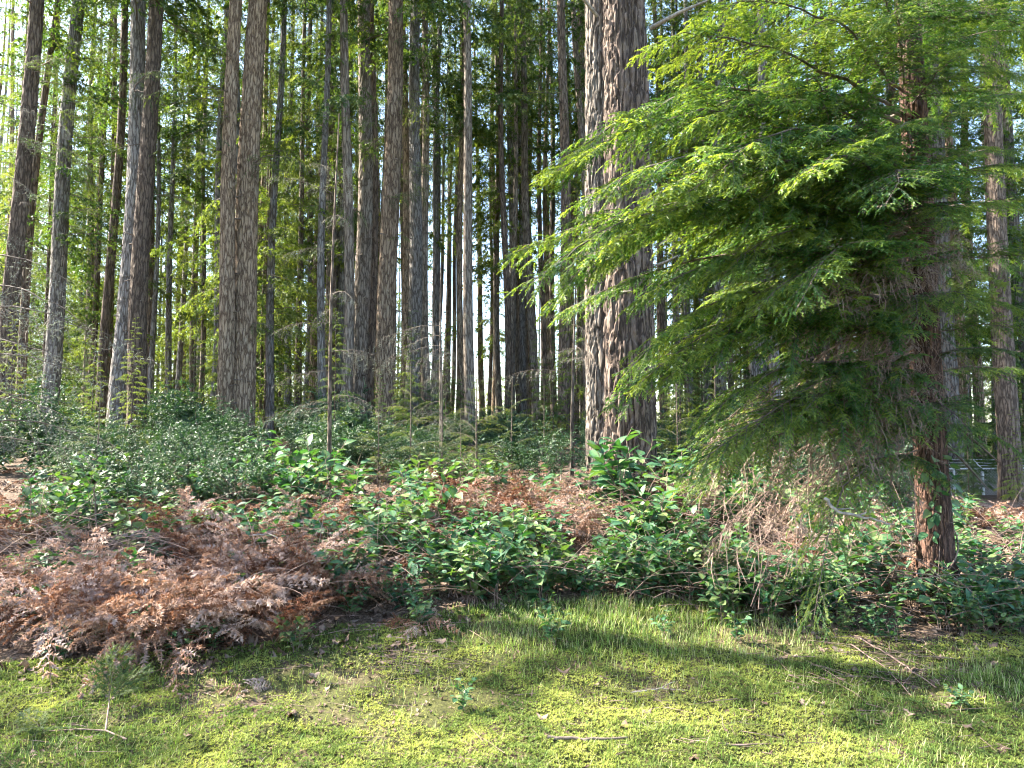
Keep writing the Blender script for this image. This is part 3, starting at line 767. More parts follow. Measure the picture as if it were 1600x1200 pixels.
lichen_tree('pale lichen-covered dead spruce reaching in from the left edge', -70, 7.5, .14, 7, [
    (60, 300, 7.2, .3), (110, 440, 7.0, .35), (200, 545, 7.1, .5), (130, 500, 6.8, .4), (165, 600, 7.0, .3), (90, 570, 6.8, .3), (120, 660, 7.0, .25), (60, 640, 6.7, .3), (190, 700, 7.2, .2),
    (40, 480, 6.6, .3), (70, 400, 7.4, .3), (30, 700, 6.9, .2), (150, 720, 7.5, .2), (80, 520, 7.6, .3)], 6, 61)
lichen_tree('knobbly thin sapling stem with lichen twigs before the grey trunk', 516, 9.8, .065, 5.4, [(440, 520, 9.2, .2), (600, 560, 9.6, .1), (430, 600, 9.4, .2), (590, 640, 9.4, .2), (470, 640, 9.2, .1), (450, 400, 9.3, .2), (560, 470, 9.2, .2)], 7, 62, 'dark')
lichen_tree('small pale lichen-draped tree in front of the bright gap', 690, 13, .07, 3.6, [(640, 520, 12.8, .2), (720, 560, 12.8, .2), (745, 600, 12.9, .2), (660, 600, 12.7, .2)], 14, 63)
lichen_tree('pale twiggy dead tree just left of the great fir', 893, 12.5, .07, 3.4, [(850, 560, 12.3, .2), (925, 540, 12.3, .2), (860, 620, 12.4, .1)], 9, 64)

# ------------------------------------------------------------------ leaves, salal, bracken, huckleberry
def leaf_arr(L=.09, W=.052, fold=.22, curl=.25, twist=0.0, n=7, teeth=0.0):
    u = np.linspace(0, 1, n); w = W / 2 * np.sin(math.pi * np.clip(u, 0, 1) ** .82) ** .8; w[0] = .0015; w[-1] = .0004
    x = L * u; z = -curl * L * u ** 2
    rows = []
    for i in range(n):
        for q in (-1, 0, 1):
            rows.append((x[i], q * w[i], z[i] + abs(q) * w[i] * fold + q * twist * w[i] * u[i]))
    T = grid_tris(n, 3, False)
    tint = np.tile([.38, .85, .48], n)
    return np.array(rows), T, tint, np.zeros(len(T), int)
LEAF = [leaf_arr(.100 + .006 * i, .058 + .003 * i, .15 + .12 * (i % 3), .12 + .14 * (i % 3), .3 * (-1) ** i) for i in range(5)]
LEAF_LO = [leaf_arr(.106, .063, .2, .22, 0, 5), leaf_arr(.100, .058, .3, .3, .2, 5)]
LEAF_ME = [mesh_of('salal_leaf', a, [M_SALAL]) for a in LEAF]

def salal_plan(seed, nst, h, spread):
    rng = np.random.default_rng(seed)
    mb = MB(); leaves = []
    for s_ in range(nst):
        az = s_ * 6.28 / nst + rng.normal(0, .5); hh = h * rng.uniform(.55, 1.05); sp = spread * rng.uniform(.4, 1.1)
        u = np.linspace(0, 1, 8)
        o = rng.uniform(-.05, .05, 2)
        P = np.stack([o[0] + math.cos(az) * sp * u ** 1.4 + rng.normal(0, .008, 8), o[1] + math.sin(az) * sp * u ** 1.4 + rng.normal(0, .008, 8), -.03 + hh * (u ** .85) * (1.15 - .15 * u)], 1)
        V, T = tube(P, .0038 * (1 - .6 * u), 4); mb.add(V, T)
        k = max(6, int(hh / .043)); sgn = 1
        for j in range(k):
            uu = .14 + .86 * (j + .5) / k
            f = uu * 7; i = min(int(f), 6); g = f - i
            p = P[i] * (1 - g) + P[i + 1] * g; t = unit(P[i + 1] - P[i])
            lat = unit(np.cross(t, [rng.normal(0, .3), rng.normal(0, .3), 1.0])) if abs(t[2]) < .95 else unit([rng.normal(), rng.normal(), 0])
            sgn = -sgn
            d = lat * sgn * .9 + t * .45 + np.array([math.cos(az) * .35, math.sin(az) * .35, rng.normal(.05, .25)])
            leaves.append((frame(d, p, rng.uniform(.7, 1.15) * (1 if uu < .9 else .8), rng.normal(0, .35)), rng.integers(5)))
    return mb.arrays(), leaves
SAL = [salal_plan(30 + i, 5 + i % 3, .40 + .05 * (i % 4), .20 + .02 * (i % 3)) for i in range(8)]
SAL_STEM = [mesh_of('salal_stems', a, [M_CANE]) for a, _ in SAL]
def _join(lv, seed):
    rng = np.random.default_rng(seed)
    return merge([inst(LEAF_LO[k], [M for M, q in lv if q % 2 == k], rng, .2) for k in (0, 1)])
SAL_ME = [mesh_of('salal_leaves', _join(lv, i), [M_SALAL]) for i, (_, lv) in enumerate(SAL)]

def salal(loc, label, scale, group, detailed, k, rz, name='salal_shrub'):
    rt = thing(name, loc, label, 'shrub', group, rz, scale=scale)
    obj('stems', SAL_STEM[k], rt)
    if detailed:
        for M, q in SAL[k][1]:
            obj('leaf', LEAF_ME[q], rt, mat4(M))
    else:
        obj('leaves', SAL_ME[k], rt, kind='stuff')
    return rt

def frond_gen(seed, L=.85, npin=11):
    rng = np.random.default_rng(seed); mb = MB()
    n = 10; s = np.linspace(0, 1, n); dr = rng.uniform(.4, 1.1); up = rng.uniform(.3, .6)
    A = np.stack([L * s, np.cumsum(rng.normal(0, .012, n)), L * (up * s - (up + dr) * .8 * s ** 2)], 1); A[0] = 0
    V, T = tube(A, .0042 * (1 - .8 * s), 4); mb.add(V, T, .25)
    P0 = []; D = []; NN = []; LL = []; TT = []; bt = rng.uniform(.2, .8)
    for i in range(npin):
        si = .2 + .78 * i / npin; f = si * (n - 1); a = int(f); b = A[a] * (1 - f + a) + A[min(a + 1, n - 1)] * (f - a); t = unit(A[min(a + 1, n - 1)] - A[a])
        for sd in (-1, 1):
            l = .30 * L * (1 - (i / npin)) ** .85 * rng.uniform(.7, 1.1) + .02
            an = R(68 - 18 * si)
            d = t * math.cos(an) + np.array([0, sd, 0]) * math.sin(an) + np.array([0, 0, rng.normal(-.25, .3)])
            d = unit(d); tt = np.clip(bt + rng.normal(0, .18), 0, 1)
            p = b.copy(); seg = max(1, int(l / .075)); nn = unit(np.array([rng.normal(0, .5), rng.normal(0, .5), 1]))
            for q in range(seg):
                P0.append(p.copy()); D.append(d.copy()); NN.append(nn); LL.append(l / seg); TT.append(tt)
                p = p + d * l / seg; p[2] -= .2 * l / seg
                d = unit(d + rng.normal(0, .30, 3) + np.array([0, 0, -.14]))
    for k_ in (0, 1):
        needles(mb, rng, np.array(P0), np.array(D), np.array(NN), np.array(LL), 6, .034 - .008 * k_, .0145, 72, .45, .2, np.array(TT), 0, .0012 if k_ == 0 else 0)
    return mb.arrays()
FROND_ME = [mesh_of('bracken_frond', frond_gen(900 + i, .7 + .06 * (i % 5)), [M_FERN]) for i in range(9)]
def bracken(loc, label, group, rng, n=7, s=1.0, el=(.35, 1.3)):
    rt = thing('dead_bracken_fern', loc, label, 'fern', group, rng.uniform(0, 6.28), scale=s)
    for i in range(n):
        az = i * 6.28 / n + rng.normal(0, .4); e = rng.uniform(*el)
        d = [math.cos(az) * math.cos(e), math.sin(az) * math.cos(e), math.sin(e)]
        obj('frond', FROND_ME[rng.integers(9)], rt, mat4(frame(d, (rng.normal(0, .04), rng.normal(0, .04), .02), rng.uniform(.7, 1.1), rng.normal(0, .6))))
    return rt

def huck_arr(seed, h, spread, nst=22):
    rng = np.random.default_rng(seed); mb = MB(); P0 = []; D = []; NN = []; LL = []
    for s_ in range(nst):
        az = rng.uniform(0, 6.28); sp = spread * rng.uniform(.1, 1) ** .6; hh = h * (1.05 - .55 * (sp / spread) ** 2) * rng.uniform(.75, 1.1)
        u = np.linspace(0, 1, 8); P = np.stack([math.cos(az) * sp * u, math.sin(az) * sp * u, hh * u ** .75], 1) + rng.normal(0, .015, (8, 3))
        V, T = tube(P, .006 * (1 - .8 * u), 4); mb.add(V, T, .5, 1)
        for j in range(16):
            uu = .3 + .7 * rng.random(); f = uu * 7; i = min(int(f), 6); p = P[i] + (P[i + 1] - P[i]) * (f - i)
            d = unit(rng.normal(0, 1, 3) * np.array([1, 1, .5]) + np.array([math.cos(az) * .4, math.sin(az) * .4, .2]))
            P0.append(p); D.append(d); NN.append(unit(np.array([rng.normal(0, .35), rng.normal(0, .35), 1]))); LL.append(rng.uniform(.10, .24))
    for q in range(2):
        needles(mb, rng, np.array(P0), np.array(D), np.array(NN), np.array(LL), 6, .026, .017, 62, .35, .2, None, 0, .0015)
    return mb.arrays()
HUCK = [huck_arr(50 + i, 1.0, .55) for i in range(3)]
def _split(a, k):
    V, T, C, M = a; return V, T[M == k], C, np.zeros((M == k).sum(), int)
HUCK_L = [mesh_of('huckleberry_leaves', _split(a, 0), [M_HUCK]) for a in HUCK]
HUCK_S = [mesh_of('huckleberry_stems', _split(a, 1), [M_TWIG]) for a in HUCK]
def huck(px, py, s, label, k):
    p = gp(px, py)
    rt = thing('evergreen_shrub', p, label, 'shrub', 'small-leaved evergreen shrubs under the trunks', px * .37, scale=s * 1.15)
    obj('stems', HUCK_S[k % 3], rt); obj('leaves', HUCK_L[k % 3], rt, kind='stuff')
for k, (px, py, s, lb) in enumerate([
    (165, 790, .85, 'small-leaved evergreen shrub with glinting leaves below the touching pair'), (240, 783, .95, 'dark evergreen shrub right of the glinting one below the paired trunks'),
    (320, 778, 1.0, 'dense dark evergreen shrub left of the flared warm trunk foot'), (392, 775, .95, 'round dark evergreen shrub before the flared warm trunk foot'),
    (300, 805, .8, 'low evergreen shrub in front of the dense dark ones'), (365, 812, .85, 'dark low evergreen shrub above the bracken'), (205, 815, .7, 'small evergreen shrub above the left bracken bank'),
    (90, 775, .7, 'evergreen shrub under the lichen boughs'), (1055, 770, .8, 'light green shrub just right of the great fir foot'), (640, 765, .8, 'evergreen shrub below the third stout middle trunk'),
    (850, 768, .8, 'evergreen shrub at the left foot of the great fir'), (930, 766, .55, 'small evergreen shrub against the great fir foot'), (1110, 775, .9, 'evergreen shrub between the great fir and the hemlock'), (1180, 790, .9, 'evergreen shrub behind the hanging hemlock sprays'), (1290, 800, .9, 'evergreen shrub behind the hemlock, left of its stem'), (1390, 800, .8, 'evergreen shrub just left behind the hemlock stem'), (500, 775, .7, 'evergreen shrub by the knobbly sapling stem')]):
    huck(px, py, s, lb, k)
for k, (px, py, s, lb) in enumerate([(640, 765, .95, 'bushy young conifer sapling, left one of those in the middle'), (690, 760, .9, 'bushy young conifer sapling in the centre of the shrubs'), (745, 762, 1.0, 'young conifer sapling below the bright gap'),
                                     (800, 760, .85, 'young conifer sapling with dark needles right of the bright gap'), (850, 757, .8, 'young conifer sapling near the great fir'), (590, 762, .7, 'small conifer sapling at the foot of the stout brown trunk'),
                                     (1060, 760, .9, 'yellow-green conifer sapling right of the great fir'), (720, 775, .6, 'low dark conifer sapling among the salal'), (1120, 765, 1.0, 'conifer sapling under the hemlock boughs'), (150, 770, .8, 'pale young conifer sapling below the touching pair of trunks')]):
    p = gp(px, py)
    rt = thing('conifer_sapling', p, lb, 'sapling', 'young saplings among the shrubs', k * 1.3, scale=s)
    V, T = tube(np.array([(0, 0, -.1), (0.01, 0, .9), (0, .01, 2.0)]), [.018, .012, .004], 6)
    obj('trunk', mesh_of('sapling_trunk', (V, T, np.full(len(V), .5), np.zeros(len(T), int)), [M_TWIG]), rt)
    obj('crown', SAP[k % 3], rt)

rng = np.random.default_rng(123)
def where2(px):
    w_ = where(px).replace('in the bright gap', 'below the bright gap').replace('among', 'in front of').replace('behind the left hem', 'below the left hem').replace('behind the middle hem', 'below the middle hem')
    return w_.replace('behind', 'in front of')
def zone(n, x0, x1, y0, y1):
    return [(rng.uniform(x0, x1), rng.uniform(y0, y1)) for _ in range(n)]
NEAR = [(zone(22, 645, 1080, 895, 945), .95, 'salal shrub in the leafy row along the middle of the grass edge', 'salal along the middle of the grass edge'),
        (zone(20, 1120, 1440, 925, 985), .9, 'salal shrub in the low leafy patch under the hemlock', 'salal under the hemlock'),
        (zone(12, 1440, 1640, 925, 990), .9, 'salal shrub right of the hemlock stem at the grass edge', 'salal right of the hemlock stem'),
        (zone(8, 425, 610, 915, 968), .9, 'salal shrub poking out of the bracken near the grass edge', 'salal in the front bracken'),
        (zone(9, 30, 400, 900, 985), .85, 'salal shrub standing in the brown bracken bank', 'salal in the bracken bank')]
kk = 0
for pts, s, lb, grp in NEAR:
    for (px, py) in pts:
        salal(gp(px, py), lb, s * rng.uniform(.75, 1.1), grp, True, kk % 8, rng.uniform(0, 6.28)); kk += 1
for (px, py, s, lb) in ((862, 1012, .55, 'lone salal sprout standing in the tall grass'), (1040, 990, .45, 'tiny salal sprout at the right of the tall grass'), (725, 1110, .38, 'tiny salal sprig low in the middle of the moss'),
                        (335, 1020, .45, 'small salal sprig in front of the bracken bank'), (1150, 1010, .5, 'small salal sprig at the grass edge below the hemlock sprays'), (1500, 1108, .32, 'tiny green sprig in the moss at lower right')):
    salal(gp(px, py), lb, s, None, True, kk % 8, 1.0 * kk, 'salal_sprout'); kk += 1
MID = [(zone(26, 640, 1090, 895, 948), .85, 'low salal shrub at the grass edge', 'low salal along the middle of the grass edge'),
       (zone(22, 1110, 1640, 915, 980), .8, 'low salal shrub near the hemlock foot', 'low salal around the hemlock foot'),
       (zone(60, 330, 1100, 835, 895), 1.05, 'salal shrub in the middle band', 'salal in the middle band'),
       (zone(70, 380, 1120, 768, 835), 1.5, 'salal shrub in the rear band', 'salal in the rear band'),
       (zone(26, 20, 400, 800, 880), 1.05, 'salal shrub behind the bracken bank', 'salal behind the bracken bank'),
       (zone(24, 20, 420, 775, 815), 1.3, 'salal shrub below the evergreen shrubs', 'salal below the evergreen shrubs'),
       (zone(26, 1480, 1680, 850, 925), .9, 'salal shrub before the wire fence', 'salal before the fence'),
       (zone(44, 1070, 1520, 792, 850), 1.15, 'salal shrub on flat ground behind the hemlock', 'salal behind the hemlock'),
       (zone(22, 1090, 1450, 830, 915), .9, 'salal shrub in the hemlock shade', 'salal in the hemlock shade')]
for pts, s, lb, grp in MID:
    for (px, py) in pts:
        f_ = float(vnoise(px / 75, py / 38, 91))
        if f_ < .28 and rng.random() < .6:
            continue
        salal(gp(px, py), lb + ', ' + where2(px), s * (.5 + .95 * f_) * rng.uniform(.85, 1.15), grp, False, kk % 8, rng.uniform(0, 6.28)); kk += 1
for i in range(46):
    x_ = rng.uniform(-1.4, 4.6) if i < 38 else rng.uniform(-3.3, -1.4); y_ = float(edge_y(x_)) + rng.normal(.08, .16)
    salal((x_, y_, float(ground(x_, y_)) - .02), 'small salal sprout along the ragged edge between grass and shrubs', rng.uniform(.38, .68), 'small salal sprouts along the grass edge', i % 3 == 0, kk % 8, rng.uniform(0, 6.28), 'salal_sprout'); kk += 1
FERNS = [(zone(14, 440, 720, 800, 885), .95, 'dead bracken fern scattered in the salal', 'bracken among the middle salal'),
         (zone(12, 780, 1080, 800, 870), .95, 'dead bracken fern in the salal in front of the great fir', 'bracken before the great fir'),
         (zone(30, -40, 430, 935, 1022), 1.0, 'dead brown bracken fern in the heap', 'bracken heap on the left'),
         (zone(12, 380, 620, 890, 955), .95, 'dead bracken fern in the mound beside the front salal', 'bracken mound in front'),
         (zone(9, 220, 440, 850, 905), 1.0, 'dead bracken fern behind the left bracken heap', 'bracken behind the heap'),
         (zone(12, 690, 890, 775, 835), 1.05, 'rusty dead bracken fern below the great fir', 'bracken below the great fir'),
         (zone(5, 1000, 1100, 790, 850), .9, 'dead bracken fern right of the great fir foot', 'bracken right of the great fir'),
         (zone(6, -60, 50, 800, 870), 1.1, 'dead bracken fern at the left edge under the lichen spruce', 'bracken at the left edge'),
         (zone(9, 1530, 1680, 812, 850), .8, 'sunlit pinkish dead bracken fern before the wire fence', 'bracken before the fence'),
         (zone(6, 1200, 1420, 840, 900), .8, 'dead bracken fern in the shade under the hemlock', 'bracken under the hemlock')]
for pts, s, lb, grp in FERNS:
    for (px, py) in pts:
        bracken(gp(px, py), (lb + ', ' + where2(px)) if 'in the heap' in lb or 'scattered' in lb else lb, grp, rng, 6 if py > 880 else 5, s * rng.uniform(.6, 1.0))
bracken(gp(385, 1085), 'single dead bracken tuft lying forward on the moss', None, rng, 4, .42, (.0, .25))
bracken(gp(660, 985), 'pale dead bracken frond tuft hanging over the grass edge', None, rng, 4, .55, (.0, .5))

nu = 1300
rg = np.random.default_rng(17)
Du = 11.5 + 30 * rg.random(nu) ** 1.3; pu = rg.uniform(-150, 1750, nu); Du = np.where((pu > 1440) & (Du < 23), Du + 14, Du); xu = (pu - 800) / FPX * Du
gn_scatter('far_undergrowth', HUCK_L + SAL_ME[:4] + [FROND_ME[0], FROND_ME[4]], np.stack([xu, Du, ground(xu, Du)], 1), rg.uniform(0, 6.28, nu), (.25 + 1.45 * vnoise(xu * .7, Du * .7, 97) ** 1.3) * rg.uniform(.7, 1.25, nu), kind='stuff',
           label='low undergrowth covering the floor between the trunks', category='undergrowth')

# leaves climbing the hemlock stem
rt = thing('climbing_vine', (hb[0], hD, hz), 'leafy vine climbing the lower hemlock stem', 'vine')
u = np.linspace(0, 1, 40); zz = .05 + 1.25 * u
P = np.stack([hl * zz + .15 * np.sin(u * 7 - 1.2), -.15 * np.cos(u * 7 - 1.2) - .02, zz], 1)
V, T = tube(P, .006, 5); obj('stem', mesh_of('vine_stem', (V, T, np.full(len(V), .5), np.zeros(len(T), int)), [M_CANE]), rt)
for i in range(46):
    z = rng.uniform(.25, 1.35); az = rng.uniform(-2.6, .3)
    p = hax(z) + np.array([math.cos(az) * .15, math.sin(az) * .15, 0])
    obj('leaf', LEAF_ME[i % 5], rt, mat4(frame([math.cos(az), math.sin(az), rng.normal(-.4, .4)], p, rng.uniform(.6, 1.05), rng.normal(0, .6))))

# ------------------------------------------------------------------ moss, grass, litter
def lawn_pts(n, seed, y0=2.9, over=.25):
    rng = np.random.default_rng(seed)
    x = rng.uniform(-5, 6, n); y = rng.uniform(y0, 7.4, n)
    k = (np.abs(x) < .72 * y + .2) & (y < edge_y(x) + over * (fbm(x * 2, y * 2, 9, 2) - .3))
    return x[k], y[k], rng
def gz(x, y):
    return ground(x, y) + .055 * (fbm(x * 6, y * 6, 11, 3) - .5) + .018 * (fbm(x * 17, y * 17, 12, 2) - .5)
x, y, rg = lawn_pts(430000, 71)
dens = fbm(x * 1.1, y * 1.1, 41, 3) * .55 + fbm(x * 4.5, y * 4.5, 43, 3) * .45
brown = np.exp(-(((x - 2.05) / .9) ** 2 + ((y - 5.0) / .8) ** 2)) * .16 + .07 * sstep(.2, 1.5, np.abs(x + .6) < .5)
brown = brown + .12 * np.exp(-(((x + .55) / .6) ** 2 + ((y - 5.3) / .5) ** 2))
keep = (dens - brown + rg.normal(0, .05, len(x))) > .345
x, y, dens = x[keep], y[keep], dens[keep]
n = len(x); z = gz(x, y)
nl = 5
az = rg.uniform(0, 6.28, (n, 1)) + np.arange(nl)[None] * 6.28 / nl + rg.normal(0, .3, (n, nl))
el = rg.uniform(.1, 1.1, (n, nl)); ln = rg.uniform(.007, .017, (n, nl)) * rg.uniform(.7, 1.35, (n, 1))
d = np.stack([np.cos(az) * np.cos(el), np.sin(az) * np.cos(el), np.sin(el)], -1)
lat = np.stack([-np.sin(az), np.cos(az), 0 * az], -1)
B = np.stack([x, y, z + .003 + .022 * np.clip(fbm(x * 22, y * 22, 57, 2) - .35, 0, 1) + rg.uniform(0, .005, n)], -1)[:, None]
V = np.stack([B - lat * .0028, B + lat * .0028, B + d * ln[..., None]], 2).reshape(-1, 3)
tn = np.clip(.5 + (fbm(x * 1.3, y * 1.3, 51, 3) - .5) * 2.0 + (fbm(x * 9, y * 9, 53, 2) - .5) * .9 + rg.normal(0, .14, n), 0, 1)
obj('moss', mesh_of('moss', (V, np.arange(len(V)).reshape(-1, 3), np.repeat(tn, nl * 3), np.zeros(len(V) // 3, int)), [M_MOSS]), kind='stuff', label='yellow-green moss carpet in the clearing', category='moss')

def blades(x, y, rg, ln, tint, w=.0022, bend=.5):
    n = len(x); az = rg.uniform(0, 6.28, n); z = gz(x, y) - .004
    d = np.stack([np.cos(az), np.sin(az), 0 * az], -1); lat = np.stack([-np.sin(az), np.cos(az), 0 * az], -1)
    b = bend * rg.uniform(.2, 1.6, n); P = np.stack([x, y, z], -1)
    rows = []
    for u in (0, .45, .8, 1.0):
        c = P + d * (ln * b * u ** 1.7)[:, None]; c[:, 2] += ln * (u - .35 * np.clip(b, 0, 1.3) * u ** 2)
        ww = w * (1 - u * .92)
        rows += [c - lat * ww, c + lat * ww]
    V = np.stack(rows, 1).reshape(-1, 3)
    T0 = np.array([[0, 1, 3], [0, 3, 2], [2, 3, 5], [2, 5, 4], [4, 5, 7], [4, 7, 6]])
    T = (T0[None] + (np.arange(n) * 8)[:, None, None]).reshape(-1, 3)
    return V, T, np.repeat(tint, 8), np.zeros(len(T), int)
x, y, rg = lawn_pts(120000, 72, over=.5)
g = fbm(x * 1.5, y * 1.5, 61, 3)
mid = np.exp(-(((x - .75) / 1.05) ** 2 + ((y - 5.6) / .85) ** 2)) + .8 * np.exp(-(((x - 3.0) / .35) ** 2 + ((y - 4.6) / .5) ** 2)) + .6 * np.exp(-(((x - 1.7) / .4) ** 2 + ((y - 5.6) / .4) ** 2))
frontb = 1 - sstep(3.6, 4.6, y)
pr = np.clip(.16 + 1.0 * mid + .25 * frontb + (g - .5) * 1.1, .01, 1)
k = rg.random(len(x)) < pr
x, y, mid = x[k], y[k], mid[k]
ln = rg.uniform(.025, .07, len(x)) * (1 + .75 * np.clip(mid, 0, 1))
tint = np.clip(rg.beta(1.8, 2.6, len(x)) + .25 * (rg.random(len(x)) < .13), 0, 1)
tint = np.where(rg.random(len(x)) < .24, rg.uniform(.75, 1, len(x)), tint)
obj('grass', mesh_of('grass', blades(x, y, rg, ln, tint), [M_GRASS]), kind='stuff', label='short green grass among the moss', category='grass')

# fallen leaves
def dead_leaf(seed):
    rng = np.random.default_rng(seed); n = 9
    th = np.linspace(0, 6.28, n, endpoint=False); r = .028 * (1 + .35 * np.sin(th * rng.integers(2, 5) + rng.uniform(0, 6)) + rng.normal(0, .12, n))
    P = np.stack([r * 1.3 * np.cos(th), r * np.sin(th), rng.normal(0, .008, n) + .012 * np.cos(th * 2)], 1)
    V = np.concatenate([[[0, 0, 0.002]], P]); T = np.array([[0, 1 + i, 1 + (i + 1) % n] for i in range(n)])
    return V, T, np.concatenate([[.7], rng.uniform(.3, .6, n)]), np.zeros(n, int)
DL = [dead_leaf(i) for i in range(8)]; DL_ME = [mesh_of('fallen_leaf', a, [M_LITTER]) for a in DL]
rng = np.random.default_rng(321)
def flat_place(p, s):
    return Matrix.Translation((float(p[0]), float(p[1]), float(gz(p[0], p[1])) + .012)) @ Matrix.Rotation(rng.uniform(0, 6.28), 4, 'Z') @ Matrix.Rotation(rng.normal(0, .3), 4, 'X') @ Matrix.Scale(s, 4)
for i in range(120):
    if i < 50:
        px, py = rng.normal(590, 70), rng.normal(1015, 28)
    elif i < 80:
        px, py = rng.uniform(1180, 1560), rng.uniform(1010, 1130)
    else:
        px, py = rng.uniform(20, 1580), rng.uniform(1050, 1190)
    p = gp(px, py)
    o = obj('fallen_leaf', DL_ME[i % 8], None, flat_place(p, rng.uniform(.6, 1.15)))
    zone_l = 'beside the grass edge in the middle' if i < 50 else ('on the bare patch below the hemlock' if i < 80 else 'on the open moss')
    o['label'] = 'curled brown fallen leaf lying ' + zone_l; o['category'] = 'leaf'; o['group'] = 'fallen leaves ' + zone_l
xx = rng.uniform(-9, 9, 17000); yy = rng.uniform(4.6, 12, 17000)
k = (yy > edge_y(xx) - .25) & (np.abs(xx) < .75 * yy); xx, yy = xx[k], yy[k]
by = [[] for _ in DL]
zz = gz(xx, yy)
for a, b, c in zip(xx, yy, zz):
    t = rng.uniform(0, 6.28); s = rng.uniform(.3, .95); M = np.eye(4); M[:3, :3] = np.array([[math.cos(t), -math.sin(t), rng.normal(0, .3)], [math.sin(t), math.cos(t), rng.normal(0, .3)], [rng.normal(0, .45), rng.normal(0, .45), 1]]) * s; M[:3, 3] = (a, b, c + .015)
    by[rng.integers(8)].append(M)
obj('leaf_litter', mesh_of('leaf_litter', merge([inst(DL[q], by[q], rng, .2) for q in range(8)]), [M_LITTER]), kind='stuff', label='brown leaf litter under the shrubs', category='litter')

x, y, rg = lawn_pts(26000, 75)
k = rg.random(len(x)) < np.clip(1.2 - 2.2 * (fbm(x * 1.1, y * 1.1, 41, 3) * .55 + fbm(x * 4.5, y * 4.5, 43, 3) * .45) + .2, .05, 1)
x, y = x[k][:9000], y[k][:9000]; z = gz(x, y); by = [[] for _ in DL]
for a, b, c in zip(x, y, z):
    t = rng.uniform(0, 6.28); sx_ = rng.uniform(.12, .42); M = np.eye(4)
    M[:3, :3] = np.array([[math.cos(t), -math.sin(t) * .5, 0], [math.sin(t), math.cos(t) * .5, 0], [rng.normal(0, .4), rng.normal(0, .4), 1]]) * sx_; M[:3, 3] = (a, b, c + .012)
    by[rng.integers(8)].append(M)
obj('moss_debris', mesh_of('moss_debris', merge([inst(DL[q], by[q], rng, .25) for q in range(8)]), [M_LITTER]), kind='stuff', label='small brown leaf crumbs strewn over the moss', category='debris')

# dead twigs and brambles tangled through the undergrowth
mb = MB()
def arc(p, d, L, sag, r, n=7, wob=.02):
    u = np.linspace(0, 1, n)
    P = p + np.outer(u * L, d); P[:, 2] += sag * L * 4 * u * (1 - u); P += np.cumsum(rng.normal(0, wob * L / 3, (n, 3)), 0) * .5
    V, T = tube(P, r * (1 - .7 * u), 4); mb.add(V, T, .5)
for (n_, x0, x1, y0, y1, L0, L1, r) in ((170, 900, 1060, 800, 860, .4, 1.0, .0035), (150, -20, 180, 850, 920, .3, .9, .0035), (260, 100, 1100, 800, 950, .3, .9, .003), (190, 1080, 1450, 840, 985, .4, 1.1, .0035),
                                        (60, 1450, 1640, 860, 990, .4, .9, .003), (70, 1200, 1500, 990, 1080, .15, .5, .0022), (60, 560, 760, 960, 1040, .15, .4, .002), (210, 10, 1590, 1035, 1192, .06, .22, .0017), (60, 1150, 1590, 985, 1120, .1, .4, .002), (90, 300, 640, 860, 1000, .3, .8, .003)):
    for _ in range(n_):
        p = gp(rng.uniform(x0, x1), rng.uniform(y0, y1)) if _ % 3 == 0 else p + rng.normal(0, .12, 3) * np.array([1, 1, 0])
        p[2] = float(ground(p[0], p[1])) + (rng.uniform(0, .3) if y0 < 960 else .015)
        d = unit(np.array([rng.normal(), rng.normal() * .6, rng.uniform(-.05, .55) if y0 < 960 else rng.normal(0, .05)]))
        arc(p, d, rng.uniform(L0, L1), rng.uniform(0, .2) if y0 < 960 else .01, r * rng.uniform(.6, 1.5))
obj('dead_twigs', mesh_of('dead_twigs', mb.arrays(), [M_CANE]), kind='stuff', label='tangle of dead brown twigs through the undergrowth', category='twigs')

# single sticks and canes
def stick(pts, rad, label, m=M_DEADW, name='stick', side=None):
    P = np.array(pts, float); k = len(P); u = np.linspace(0, 1, k); uu = np.linspace(0, 1, 4 * k)
    Q = np.stack([np.interp(uu, u, P[:, i]) for i in range(3)], 1); Q += rng.normal(0, rad * .35, Q.shape)
    o0 = Q[0].copy()
    V, T = tube(Q - o0, rad * (1 - .6 * uu) * rng.uniform(.85, 1.15, len(uu)), 7)
    arr = [(V, T, np.full(len(V), .5), np.zeros(len(T), int))]
    for f in (side or ()):
        i = int(f * len(Q)); d = unit(Q[min(i + 2, len(Q) - 1)] - Q[i]); e = unit(np.cross(d, [0, 0, 1.0])) * rng.choice([-1, 1]) + d * .6 + np.array([0, 0, .25])
        S = np.stack([Q[i] - o0, Q[i] - o0 + e * rad * 9, Q[i] - o0 + e * rad * 16 + rng.normal(0, rad, 3)]); V, T = tube(S, [rad * .5, rad * .35, rad * .15], 5)
        arr.append((V, T, np.full(len(V), .5), np.zeros(len(T), int)))
    thing(name, o0, label, 'stick', me=mesh_of(name, merge(arr), [m]))
def gpz(px, py, h):
    p = gp(px, py); p[2] = float(gz(p[0], p[1])) + h; return p
stick([gpz(985, 1086, .012), gpz(1030, 1083, .02), gpz(1072, 1085, .012)], .006, 'thin pale grey stick on the moss in the middle', side=(.5,))
stick([gpz(858, 1162, .012), gpz(920, 1160, .018), gpz(978, 1157, .012)], .012, 'bark-covered dark stick lying low in the grass', M_TWIG)
stick([gpz(1078, 1162, .015), gpz(1150, 1166, .02), gpz(1205, 1165, .012)], .008, 'grey stick lying at the bottom right of the middle', M_CANE)
stick([gpz(1345, 1005, .03), gpz(1400, 1040, .03), gpz(1462, 1080, .015)], .007, 'long bent cane lying across the bare patch', M_CANE)
stick([gpz(1330, 1015, .03), gpz(1385, 1050, .02), gpz(1425, 1095, .015)], .005, 'thin cane left of the long bent cane', M_CANE)
